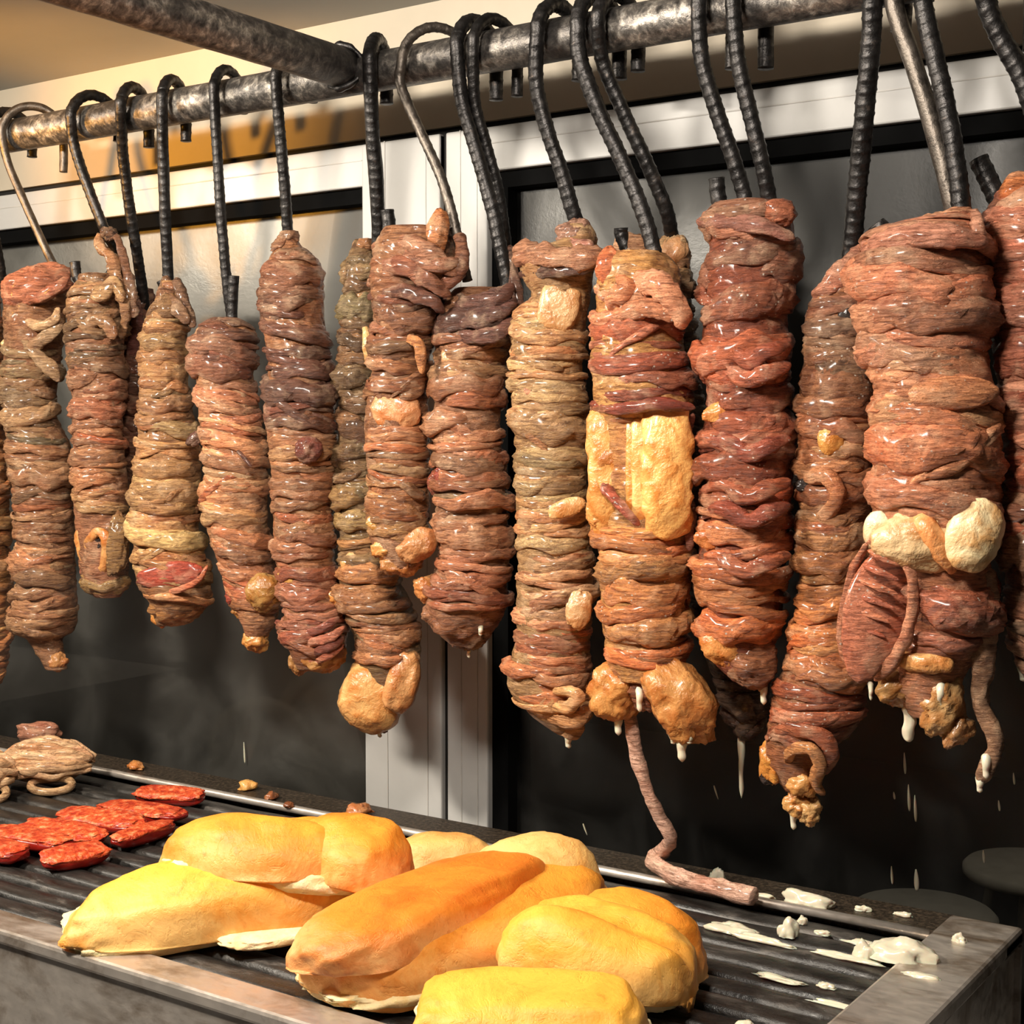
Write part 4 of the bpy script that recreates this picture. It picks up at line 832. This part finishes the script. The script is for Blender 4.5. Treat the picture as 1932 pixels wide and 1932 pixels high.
# strand that reaches the grill, hanging from the roll with the yellow bundle
pts = [px(1188, 1350, DP - 0.01), px(1200, 1420, DP - 0.008), px(1222, 1490, DP - 0.004), px(1246, 1545, DP + 0.004), px(1266, 1582, DP + 0.010)]
zz = GZ + 0.010
pts += [pz(1250, 1606, zz + 0.012), pz(1234, 1624, zz + 0.004), pz(1270, 1650, zz), pz(1330, 1668, zz), pz(1390, 1684, zz), pz(1422, 1692, zz)]
rr = [0.006, 0.0058, 0.0056, 0.0058, 0.006, 0.0065, 0.0075, 0.008, 0.0078, 0.008, 0.0075]
PR, L = catmull(np.hstack([np.array(pts), np.array(rr)[:, None]]), 150)
th = np.linspace(0, 2 * np.pi, 12, endpoint=False)
q = np.stack([np.repeat(L[:, None] * 70, 12, 1), np.tile(np.cos(th), (150, 1)), np.tile(np.sin(th), (150, 1))], -1)
o = obj('hanging_strand', tube_mesh('hanging_strand', PR[:, :3], PR[:, 3:4] * (1 + 0.22 * fbm(q, 5)), 12, P11.org), MEAT, P11.root, tuple(1.35 * v for v in lin((222, 176, 152))))
o['label'] = 'long thin strand trailing down onto the grill'

# ------------------------------------------------------------------ hooks, left to right
hook(-26, 270, [(-16, 400), (0, 500)], 10, 0.02, 'black hook tip entering at the left edge, over the cut-off roll', r=0.0060, seed=1, off=0.012)
hook(4, 270, [(16, 310), (50, 390), (84, 465), (100, 498)], 40, 0.040, 'smooth bare-steel hook leaning over the leftmost full roll', r=0.0052, ribbed=False, seed=2, slack=0.010)
hook(134, 240, [(140, 275), (165, 350), (192, 420), (200, 440)], 12, 0.018, 'black hook bent right, second from the left of the rail', r=0.0062, seed=3, stub=(141, 494, 148, 528))
hook(228, 225, [(232, 290), (246, 400), (262, 500), (272, 572)], -18, 0.030, 'black ribbed hook leading down behind the slim tan roll', r=0.0064, seed=4, off=0.05)
hook(306, 210, [(308, 300), (312, 420), (317, 516)], -22, 0.030, 'straight ribbed hook above the roll with the red flap', r=0.0062, seed=5, stub=(306, 530, 312, 555))
hook(404, 190, [(410, 290), (418, 420), (428, 530), (436, 596)], -14, 0.010, 'slim rusty-spotted hook above the diagonally pleated roll', r=0.0056, seed=6, stub=(441, 520, 438, 590))
hook(521, 175, [(528, 250), (537, 350), (543, 440)], -4, 0.010, 'smooth-worn dark hook above the cone-topped roll', r=0.0060, seed=7)
hook(698, 150, [(702, 240), (710, 340), (714, 440)], -24, 0.024, 'thick ribbed hook just right of the cross pipe weld', r=0.0070, seed=8, stub=(730, 396, 734, 440), off=0.01)
hook(758, 130, [(756, 160), (790, 240), (830, 330), (852, 400), (868, 470)], 34, 0.004, 'thin curved brown rod hook before the white mullion', r=0.0050, ribbed=True, seed=9, mat=ROD, slack=0.012, off=-0.02)
hook(862, 110, [(872, 190), (900, 290), (930, 400), (954, 520), (962, 560)], 2, 0.036, 'front ribbed hook of the close pair right of the mullion', r=0.0068, seed=10)
hook(893, 105, [(896, 190), (916, 270), (938, 350), (952, 440), (960, 520)], 10, 0.036, 'rear thinner hook of the close pair right of the mullion', r=0.0056, seed=11, off=0.03)
hook(1014, 90, [(1012, 160), (1034, 250), (1058, 320), (1078, 390), (1090, 424)], 6, 0.030, 'greasy ribbed hook above the roll with the folded top flap', r=0.0070, seed=12)
hook(1090, 60, [(1094, 110), (1130, 210), (1176, 310), (1216, 410), (1240, 500)], 6, 0.034, 'shiny ribbed hook sunk into the roll with the yellow bundle', r=0.0072, seed=13, off=-0.014)
hook(1128, 60, [(1138, 120), (1180, 220), (1226, 320), (1258, 400), (1268, 448)], 6, 0.030, 'ribbed hook leaning right beside it, over the hidden dark roll', r=0.0066, seed=14, off=0.05, stub=(1172, 430, 1176, 452))
hook(1318, 40, [(1324, 110), (1352, 210), (1384, 300), (1408, 384)], 2, 0.040, 'left ribbed hook of the two above the deep red roll', r=0.0068, seed=15, stub=(1352, 336, 1358, 384))
hook(1382, 30, [(1392, 110), (1414, 210), (1438, 310), (1452, 380)], 2, 0.044, 'right ribbed hook of the two above the deep red roll', r=0.0068, seed=16)
hook(1648, -20, [(1644, 60), (1632, 200), (1620, 330), (1608, 460)], 0, 0.030, 'thick black ribbed hook leaning left, above the curving roll', r=0.0080, seed=17, stub=(1652, 424, 1664, 450), off=0.01)
hook(1682, -25, [(1690, 20), (1730, 140), (1766, 260), (1796, 380), (1806, 420)], 6, 0.010, 'smooth grey-brown rod hook above the thickest roll', r=0.0074, ribbed=False, seed=18, off=-0.02)
hook(1738, -30, [(1744, 20), (1772, 140), (1800, 280), (1818, 430)], 6, 0.010, 'ribbed hook crossing before the smooth rod over the thickest roll', r=0.0074, seed=19, off=-0.03)
hook(1856, -50, [(1860, 0), (1888, 70), (1930, 150), (1980, 300), (1990, 360)], 20, 0.060, 'black ribbed hook running out of the top right corner', r=0.0078, seed=20, stub=(1846, 300, 1876, 362), off=0.01)

# ------------------------------------------------------------------ food on the grill
def blob(name, C, dims, yaw, seed, amp, mat, parent=None, org=None, color=None, flat=0.35, nu=16, nv=24, freq=1.5, pw=1.0, shape=None, roll=0.0, pitchr=0.0):
    u = np.linspace(0.03, math.pi - 0.03, nu); v = np.linspace(0, 2 * np.pi, nv, endpoint=False)
    U, W = np.meshgrid(u, v, indexing='ij')
    D = np.stack([np.cos(U), np.sin(U) * np.cos(W), np.sin(U) * np.sin(W)], -1)
    E = np.sign(D) * np.abs(D) ** pw
    n = 1 + amp * fbm(D * freq + seed * 2.7, seed, 4)
    V = E * n[..., None] * np.array(dims) / 2
    low = V[..., 2] < 0; V[..., 2] = np.where(low, V[..., 2] * flat, V[..., 2])
    if shape is not None: V = shape(V, E)
    cr, sr = math.cos(roll), math.sin(roll); y_, z_ = V[..., 1].copy(), V[..., 2].copy()
    V[..., 1], V[..., 2] = y_ * cr - z_ * sr, y_ * sr + z_ * cr
    c2, s2 = math.cos(pitchr), math.sin(pitchr); x_, z_ = V[..., 0].copy(), V[..., 2].copy()
    V[..., 0], V[..., 2] = x_ * c2 + z_ * s2, -x_ * s2 + z_ * c2
    cz, sz = math.cos(yaw), math.sin(yaw)
    X = V[..., 0] * cz - V[..., 1] * sz; Y = V[..., 0] * sz + V[..., 1] * cz
    V = np.stack([X, Y, V[..., 2]], -1).reshape(-1, 3)
    V = np.vstack([V, V[:nv].mean(0), V[-nv:].mean(0)]); e0, e1 = nu * nv, nu * nv + 1
    Q = grid_quads(nu, nv).tolist()
    for j in range(nv):
        q = (j + 1) % nv; Q.append((e0, q, j)); Q.append((e1, (nu - 1) * nv + j, (nu - 1) * nv + q))
    me = mesh(name, V if parent is None else V + np.asarray(C) - np.asarray(org), Q)
    o = obj(name, me, mat, parent, color)
    if parent is None: o.location = C
    return o
def two(a, b, z):                      # ground points of two pixels -> middle, length, direction
    A, B = pz(*a, z), pz(*b, z); d = B - A
    return (A + B) / 2, float(np.linalg.norm(d)), math.atan2(d[1], d[0])
ZT = GZ - 0.004
# chorizo halves
for k, (a, b, wd, lab) in enumerate((
    ((258, 1499), (384, 1508), 0.030, 'red chorizo half nearest the back rim of the grill'),
    ((192, 1524), (346, 1546), 0.036, 'red chorizo half right behind the slanted one, second row back'),
    ((116, 1540), (272, 1562), 0.036, 'red chorizo half overlapping in the middle of the sausage pile'),
    ((214, 1594), (324, 1560), 0.026, 'darker chorizo piece lying slanted, rightmost of the pile'),
    ((44, 1562), (196, 1588), 0.036, 'red chorizo half in the front row, behind the lowest piece'),
    ((-16, 1572), (128, 1600), 0.034, 'red chorizo half near the left edge, second from the left'),
    ((78, 1630), (202, 1606), 0.034, 'red chorizo half lying nearest the breads'),
    ((-30, 1596), (38, 1620), 0.036, 'small chorizo end cut by the left edge'))):
    C, L, yw = two(a, b, ZT + 0.006); rt = empty('chorizo_half', (C[0], C[1], ZT)); rt.rotation_euler[2] = yw
    o1 = blob('cut_face', (0, 0, 0.0105), (L * 0.98, wd * 1.0, 0.009), 0, 60 + k, 0.10, CHORIZO, rt, (0, 0, 0), nu=32, nv=36, pw=0.62, freq=3)
    o2 = blob('casing', (0, 0, 0.009), (L, wd * 1.03, 0.009), 0, 80 + k, 0.06, CASING, rt, (0, 0, 0), flat=2.0, nu=22, nv=28, pw=0.68)
    rt.rotation_euler[0] = 0.10 + 0.08 * (-1) ** k
    tag(rt, lab, 'sausage', 'chorizo halves on the grill')
# skeins of pale intestine
def skein(a, b, wd, ht, lab, seed, nst=15):
    C, L, yw = two(a, b, ZT); rt = empty('intestine_skein', (C[0], C[1], ZT)); rt.rotation_euler[2] = yw
    g = np.random.default_rng(seed)
    blob('inner_bundle', (0, 0, ht * 0.40), (L * 0.9, wd * 0.8, ht * 0.8), 0, seed, 0.12, MEAT, rt, (0, 0, 0), lin((190, 142, 100)), flat=0.9)
    for k in range(nst):
        a0 = math.pi * (k + 0.5) / nst * 1.15 - 0.2; t = np.linspace(0, 1, 9); s_ = g.uniform(0.85, 1.05)
        P = np.stack([(t - 0.5) * L * s_, -np.cos(a0) * wd / 2 * np.sin(np.pi * (t * 0.8 + 0.1)) ** 0.7 + g.normal(0, 0.002, 9), ht * 0.42 + np.sin(a0) * ht * 0.5 * np.sin(np.pi * (t * 0.84 + 0.08)) ** 0.7 + g.normal(0, 0.0015, 9)], 1)
        P[:, 2] = np.maximum(P[:, 2], 0.004)
        Pp, s = catmull(P, 40); th = np.linspace(0, 2 * np.pi, 8, endpoint=False)
        q = np.stack([np.repeat(s[:, None] * 80, 8, 1), np.tile(np.cos(th), (40, 1)), np.tile(np.sin(th), (40, 1))], -1)
        e = np.sin(np.pi * np.linspace(0.03, 0.97, 40)) ** 0.3
        o = obj('strand', tube_mesh('strand', Pp, 0.0052 * e[:, None] * (1 + 0.25 * fbm(q, seed + k)), 8, (0, 0, 0)), MEAT, rt, tuple(1.3 * v for v in lin(((232, 190, 144), (222, 176, 130), (206, 158, 112))[k % 3])))
    th = np.linspace(0, 2 * np.pi, 30)      # loose loop in front
    P = np.stack([L * 0.12 + L * 0.22 * np.cos(th), -wd * 0.48 + wd * 0.12 * np.sin(th), 0.008 + 0.006 * np.sin(th)], 1)
    obj('loose_loop', tube_mesh('loose_loop', P, np.full(30, 0.0045), 8, (0, 0, 0)), MEAT, rt, lin((222, 178, 128)))
    tag(rt, lab, 'intestine skein', 'pale skeins on the grill'); return rt
skein((2, 1482), (176, 1478), 0.075, 0.052, 'bundled pale intestine skein at the back left of the grill', 31)
skein((-70, 1500), (34, 1494), 0.07, 0.045, 'second pale skein cut by the left edge of the photo', 32)
C = pz(72, 1432, ZT); o = blob('meat_scrap', (C[0], C[1], ZT + 0.03), (0.05, 0.03, 0.03), 0.5, 33, 0.3, MEAT, None, None, lin((206, 140, 108)), flat=1.0)
tag(o, 'pinkish meat scrap poking up behind the bundled skein', 'meat scrap')
# crumbs
for k, (x, y, s_, c_, lab) in enumerate(((256, 1446, 0.017, (206, 144, 84), 'crusty meat crumb on the back rim, farthest left'), (468, 1484, 0.017, (222, 170, 96), 'rounded golden crumb on the back rim'), (512, 1502, 0.014, (150, 96, 60), 'flat brown crumb right of the golden one'),
                                   (428, 1556, 0.020, (170, 116, 70), 'brown crumb just behind the left folded bread'), (678, 1530, 0.022, (190, 130, 84), 'pinkish crumb at the foot of the mullion'), (367, 1556, 0.008, (222, 190, 110), 'tiny pale crumb among the bars near the sausages'), (545, 1518, 0.010, (130, 84, 54), 'small dark crumb on the rear rim before the mullion'))):
    C = pz(x, y + 6, GZ + 0.001); o = blob('crumb', (C[0], C[1], GZ + 0.0022 + s_ * 0.1), (s_ * 1.2, s_, s_ * 0.85), k, 40 + k, 0.4, FAT, None, None, lin(c_), nu=10, nv=14, flat=0.5, freq=2)
    tag(o, lab, 'crumb', 'crumbs on the grill')
# breads
def bread(lab, parts, crumbs, loc_px):
    c = pz(*loc_px, ZT); rt = empty('bread_roll', (c[0], c[1], ZT)); org = np.array(rt.location)
    for (nm, a, b, wd, ht, z, roll, pt, col, sd, shp, pw) in parts:
        C, L, yw = two(a, b, ZT + z); C = np.array([C[0], C[1], ZT + z])
        blob(nm, C, (L, wd, ht * 2), yw, sd, 0.07, CRUST, rt, org, lin(col), flat=0.12, nu=54, nv=64, freq=1.7, pw=pw, shape=shp, roll=roll, pitchr=pt)
    for (a, b, wd, ht, z, roll, pt, sd, pw) in crumbs:
        C, L, yw = two(a, b, ZT + z); C = np.array([C[0], C[1], ZT + z])
        blob('bread_crumb', C, (L, wd, ht), yw, sd, 0.05, CRUMB, rt, org, None, flat=1.0, nu=40, nv=48, freq=6, pw=pw, roll=roll, pitchr=pt)
    tag(rt, lab, 'bread', 'breads warming on the grill'); return rt
YEL = (246, 176, 62); GLD = (238, 156, 50); AMB = (222, 130, 36); PAL = (240, 196, 120)
def taper(k, c=0.0, crease=0.0):
    def f(V, E):
        t = E[..., 0]; V = V.copy()
        V[..., 1] *= 1 + k * t; V[..., 2] *= 1 + 0.6 * k * t
        V[..., 1] += c * (1 - t * t)
        if crease: V[..., 2] -= crease * np.exp(-((V[..., 1] / 0.012 + 1.2 * t) ** 2)) * (V[..., 2] > 0)
        return V
    return f
bread('wide pale-yellow bread half lying in front of the sausages', [
    ('crust', (112, 1760), (646, 1694), 0.108, 0.043, 0.016, 0.10, -0.06, YEL, 11, taper(0.30, 0.004), 0.80)],
    [((122, 1758), (600, 1692), 0.106, 0.020, 0.012, 0.10, -0.03, 12, 0.6), ((400, 1768), (590, 1730), 0.085, 0.012, 0.010, 0.0, 0.0, 13, 0.7)], (380, 1760))
bread('arched golden bread top folded over behind the wide pale half', [
    ('crust', (302, 1628), (700, 1640), 0.098, 0.046, 0.046, -0.12, 0.0, GLD, 21, taper(0.05, -0.010, 0.010), 0.85),
    ('crust_fold', (560, 1626), (758, 1662), 0.088, 0.046, 0.046, -0.1, 0.12, GLD, 22, taper(0.1), 0.85)],
    [((320, 1632), (700, 1652), 0.090, 0.026, 0.046, -0.14, 0.05, 23, 0.7)], (530, 1630))
bread('long amber bread with split crust in the middle of the grill', [
    ('lower_crust', (580, 1872), (1124, 1702), 0.130, 0.050, 0.012, 0.10, -0.02, GLD, 31, taper(-0.04), 0.74),
    ('upper_crust', (590, 1826), (1010, 1664), 0.100, 0.036, 0.034, -0.06, -0.03, AMB, 32, taper(0.02), 0.70),
    ('pale_end', (860, 1730), (1130, 1700), 0.100, 0.058, 0.014, 0.0, -0.06, PAL, 33, taper(0.08), 0.85)],
    [((600, 1876), (1090, 1720), 0.125, 0.020, 0.010, 0, 0, 34, 0.7)], (850, 1800))
bread('pale bread heel peeking out behind the long amber bread', [
    ('crust', (742, 1640), (940, 1640), 0.06, 0.032, 0.006, 0, 0, (232, 178, 100), 41, None, 0.85)], [((760, 1640), (915, 1640), 0.05, 0.014, 0.006, 0, 0, 42, 0.8)], (840, 1640))
bread('bright yellow torn bread with cracked top at the right of the pile', [
    ('crust', (944, 1812), (1322, 1846), 0.100, 0.046, 0.020, 0.0, 0.12, YEL, 51, taper(-0.04, 0.0, 0.011), 0.78),
    ('back_crust', (1070, 1776), (1324, 1830), 0.075, 0.044, 0.016, -0.05, 0.14, GLD, 52, None, 0.85)],
    [((960, 1812), (1300, 1846), 0.094, 0.030, 0.016, 0, 0.06, 53, 0.65)], (1130, 1824))
bread('thick yellow bread half nearest the camera at the bottom edge', [
    ('crust', (782, 1952), (1226, 1964), 0.088, 0.036, 0.026, 0.04, 0.0, YEL, 61, taper(0.02), 0.62)],
    [((782, 1952), (1222, 1964), 0.086, 0.044, 0.022, 0, 0, 62, 0.55)], (1000, 1955))
# spilled melted fat
for k, (x, y, wx, wy, h, lab) in enumerate((
    (1525, 1706, 0.045, 0.020, 0.010, 'white melted fat pool with a peak on the rear rim'), (1486, 1752, 0.017, 0.013, 0.013, 'round white fat bead on the back bars'),
    (1352, 1656, 0.014, 0.010, 0.010, 'white fat bead behind the trailing strand'), (1430, 1690, 0.026, 0.010, 0.004, 'flat white fat smear by the strand tip'),
    (1380, 1742, 0.040, 0.018, 0.006, 'creamy yellow smear below the strand tip'), (1440, 1764, 0.045, 0.007, 0.004, 'thin white streak along a bar below the bead'),
    (1514, 1730, 0.009, 0.007, 0.006, 'small fat drop right of the round bead'), (1640, 1798, 0.020, 0.014, 0.013, 'tall white fat blob, left of the largest one'),
    (1700, 1806, 0.044, 0.022, 0.013, 'largest white fat blob near the grill corner'), (1640, 1772, 0.048, 0.008, 0.003, 'long white smear behind the tall blobs'),
    (1552, 1750, 0.012, 0.007, 0.003, 'flat small fat spot between the bead and the long smear'), (1590, 1794, 0.05, 0.008, 0.003, 'white smear trailing left of the tall fat blob'),
    (1466, 1834, 0.04, 0.009, 0.003, 'white smear on the middle bars right of the yellow torn bread'), (1560, 1848, 0.014, 0.008, 0.003, 'single white spot on the middle bars'),
    (1628, 1716, 0.012, 0.006, 0.004, 'white drop on the rear rim, right of the pool'), (1704, 1726, 0.014, 0.006, 0.004, 'white drop on the rear rim near the corner'),
    (1735, 1842, 0.028, 0.008, 0.003, 'white smear close to the end rim'), (1810, 1776, 0.012, 0.008, 0.006, 'fat drop in the inner rear corner of the rim'),
    (1600, 1888, 0.05, 0.006, 0.002, 'thin pale streak on the front bars'), (1410, 1934, 0.018, 0.010, 0.008, 'fat bead at the bottom edge of the photo'))):
    C = pz(x, y, GZ + 0.002); zb = GZ - 0.0035 if C[1] < GYR - LR_ - 0.006 and C[0] < GXR - LE else GZ + 0.0012
    o = blob('fat_spill', (C[0], C[1], zb), (wx, wy, h * 2), 0, 200 + k, 0.42, GREASE, None, None, None, flat=0.1, nu=22, nv=32, freq=1.3)
    tag(o, lab, 'fat spill', 'melted fat on the grill')
# grease runs on the window
for k, (x, y, ln, wd, lab) in enumerate(((1714, 1480, 50, 7, 'white grease run on the glass, left of a twin run'), (1726, 1500, 50, 7, 'white grease run on the glass, longest of the twin pair'), (1706, 1420, 40, 6, 'faint grease run on the glass under the ragged fat'),
                                    (1682, 1634, 34, 6, 'thin grease run on the glass above the stool'), (1728, 1640, 40, 11, 'broad grease run on the glass above the stool'), (1855, 1604, 24, 6, 'short grease run on the glass near the right stool'),
                                    (1355, 1508, 26, 4, 'slanted grease fleck on the dark glass left of the lowest roll'), (1686, 1494, 14, 5, 'tiny grease fleck left of the twin runs'), (1884, 1510, 20, 5, 'grease fleck right of the hanging tail'), (1912, 1458, 22, 5, 'grease fleck near the right edge of the photo'),
                                    (460, 1400, 40, 4, 'thin vertical grease run on the left glass'), (1108, 1576, 22, 4, 'slanted grease fleck above the rear rim'))):
    A, B = px(x, y, DG - 0.0005), px(x + (-8 if 'slanted' in lab else 2), y + ln * (1 if 'slanted' not in lab else -1), DG - 0.0005)
    P, s = catmull(np.array([A, (A + B) / 2, B]), 14); t = np.linspace(0, 1, 14)
    R = wd / 2 * depth(A) / F * np.clip(np.sin(np.pi * (0.05 + 0.9 * t)) ** 0.5 * (0.6 + 0.5 * t), 0.1, 2)
    me = tube_mesh('grease_run', P, R, 8, (A + B) / 2); o = obj('grease_run', me, GREASE); o.location = (A + B) / 2
    tag(o, lab, 'grease run', 'grease on the window')

# thin smoke drifting over the hot left end of the grill
def make_smoke():
    m = bpy.data.materials.new('thin_smoke'); m.use_nodes = True; t = m.node_tree; t.nodes.clear()
    out = t.nodes.new('ShaderNodeOutputMaterial'); v = t.nodes.new('ShaderNodeVolumePrincipled'); t.links.new(v.outputs[0], out.inputs['Volume'])
    v.inputs['Color'].default_value = (0.9, 0.88, 0.85, 1); v.inputs['Anisotropy'].default_value = 0.2
    tc = t.nodes.new('ShaderNodeTexCoord'); n = t.nodes.new('ShaderNodeTexNoise'); n.inputs['Scale'].default_value = 9; n.inputs['Detail'].default_value = 4; n.inputs['Distortion'].default_value = 1.0
    t.links.new(tc.outputs['Object'], n.inputs['Vector'])
    r = t.nodes.new('ShaderNodeMapRange'); r.inputs[1].default_value = 0.45; r.inputs[2].default_value = 0.8; r.inputs[3].default_value = 0; r.inputs[4].default_value = 0.9
    t.links.new(n.outputs[0], r.inputs[0])
    g = t.nodes.new('ShaderNodeTexGradient'); g.gradient_type = 'SPHERICAL'
    mp = t.nodes.new('ShaderNodeMapping'); mp.inputs['Scale'].default_value = (2.4, 9.0, 6.0); t.links.new(tc.outputs['Object'], mp.inputs[0]); t.links.new(mp.outputs[0], g.inputs[0])
    mu = t.nodes.new('ShaderNodeMath'); mu.operation = 'MULTIPLY'; t.links.new(r.outputs[0], mu.inputs[0]); t.links.new(g.outputs[0], mu.inputs[1])
    t.links.new(mu.outputs[0], v.inputs['Density'])
    return m
sc_ = np.array([-1.42, 1.08, GZ + 0.16])
sm = box('smoke', sc_ - (0.42, 0.11, 0.155), sc_ + (0.42, 0.11, 0.17), make_smoke(), None, sc_)
sm.location = sc_; sm['kind'] = 'stuff'; tag(sm, 'thin grey smoke rising over the left end of the grill', 'smoke')
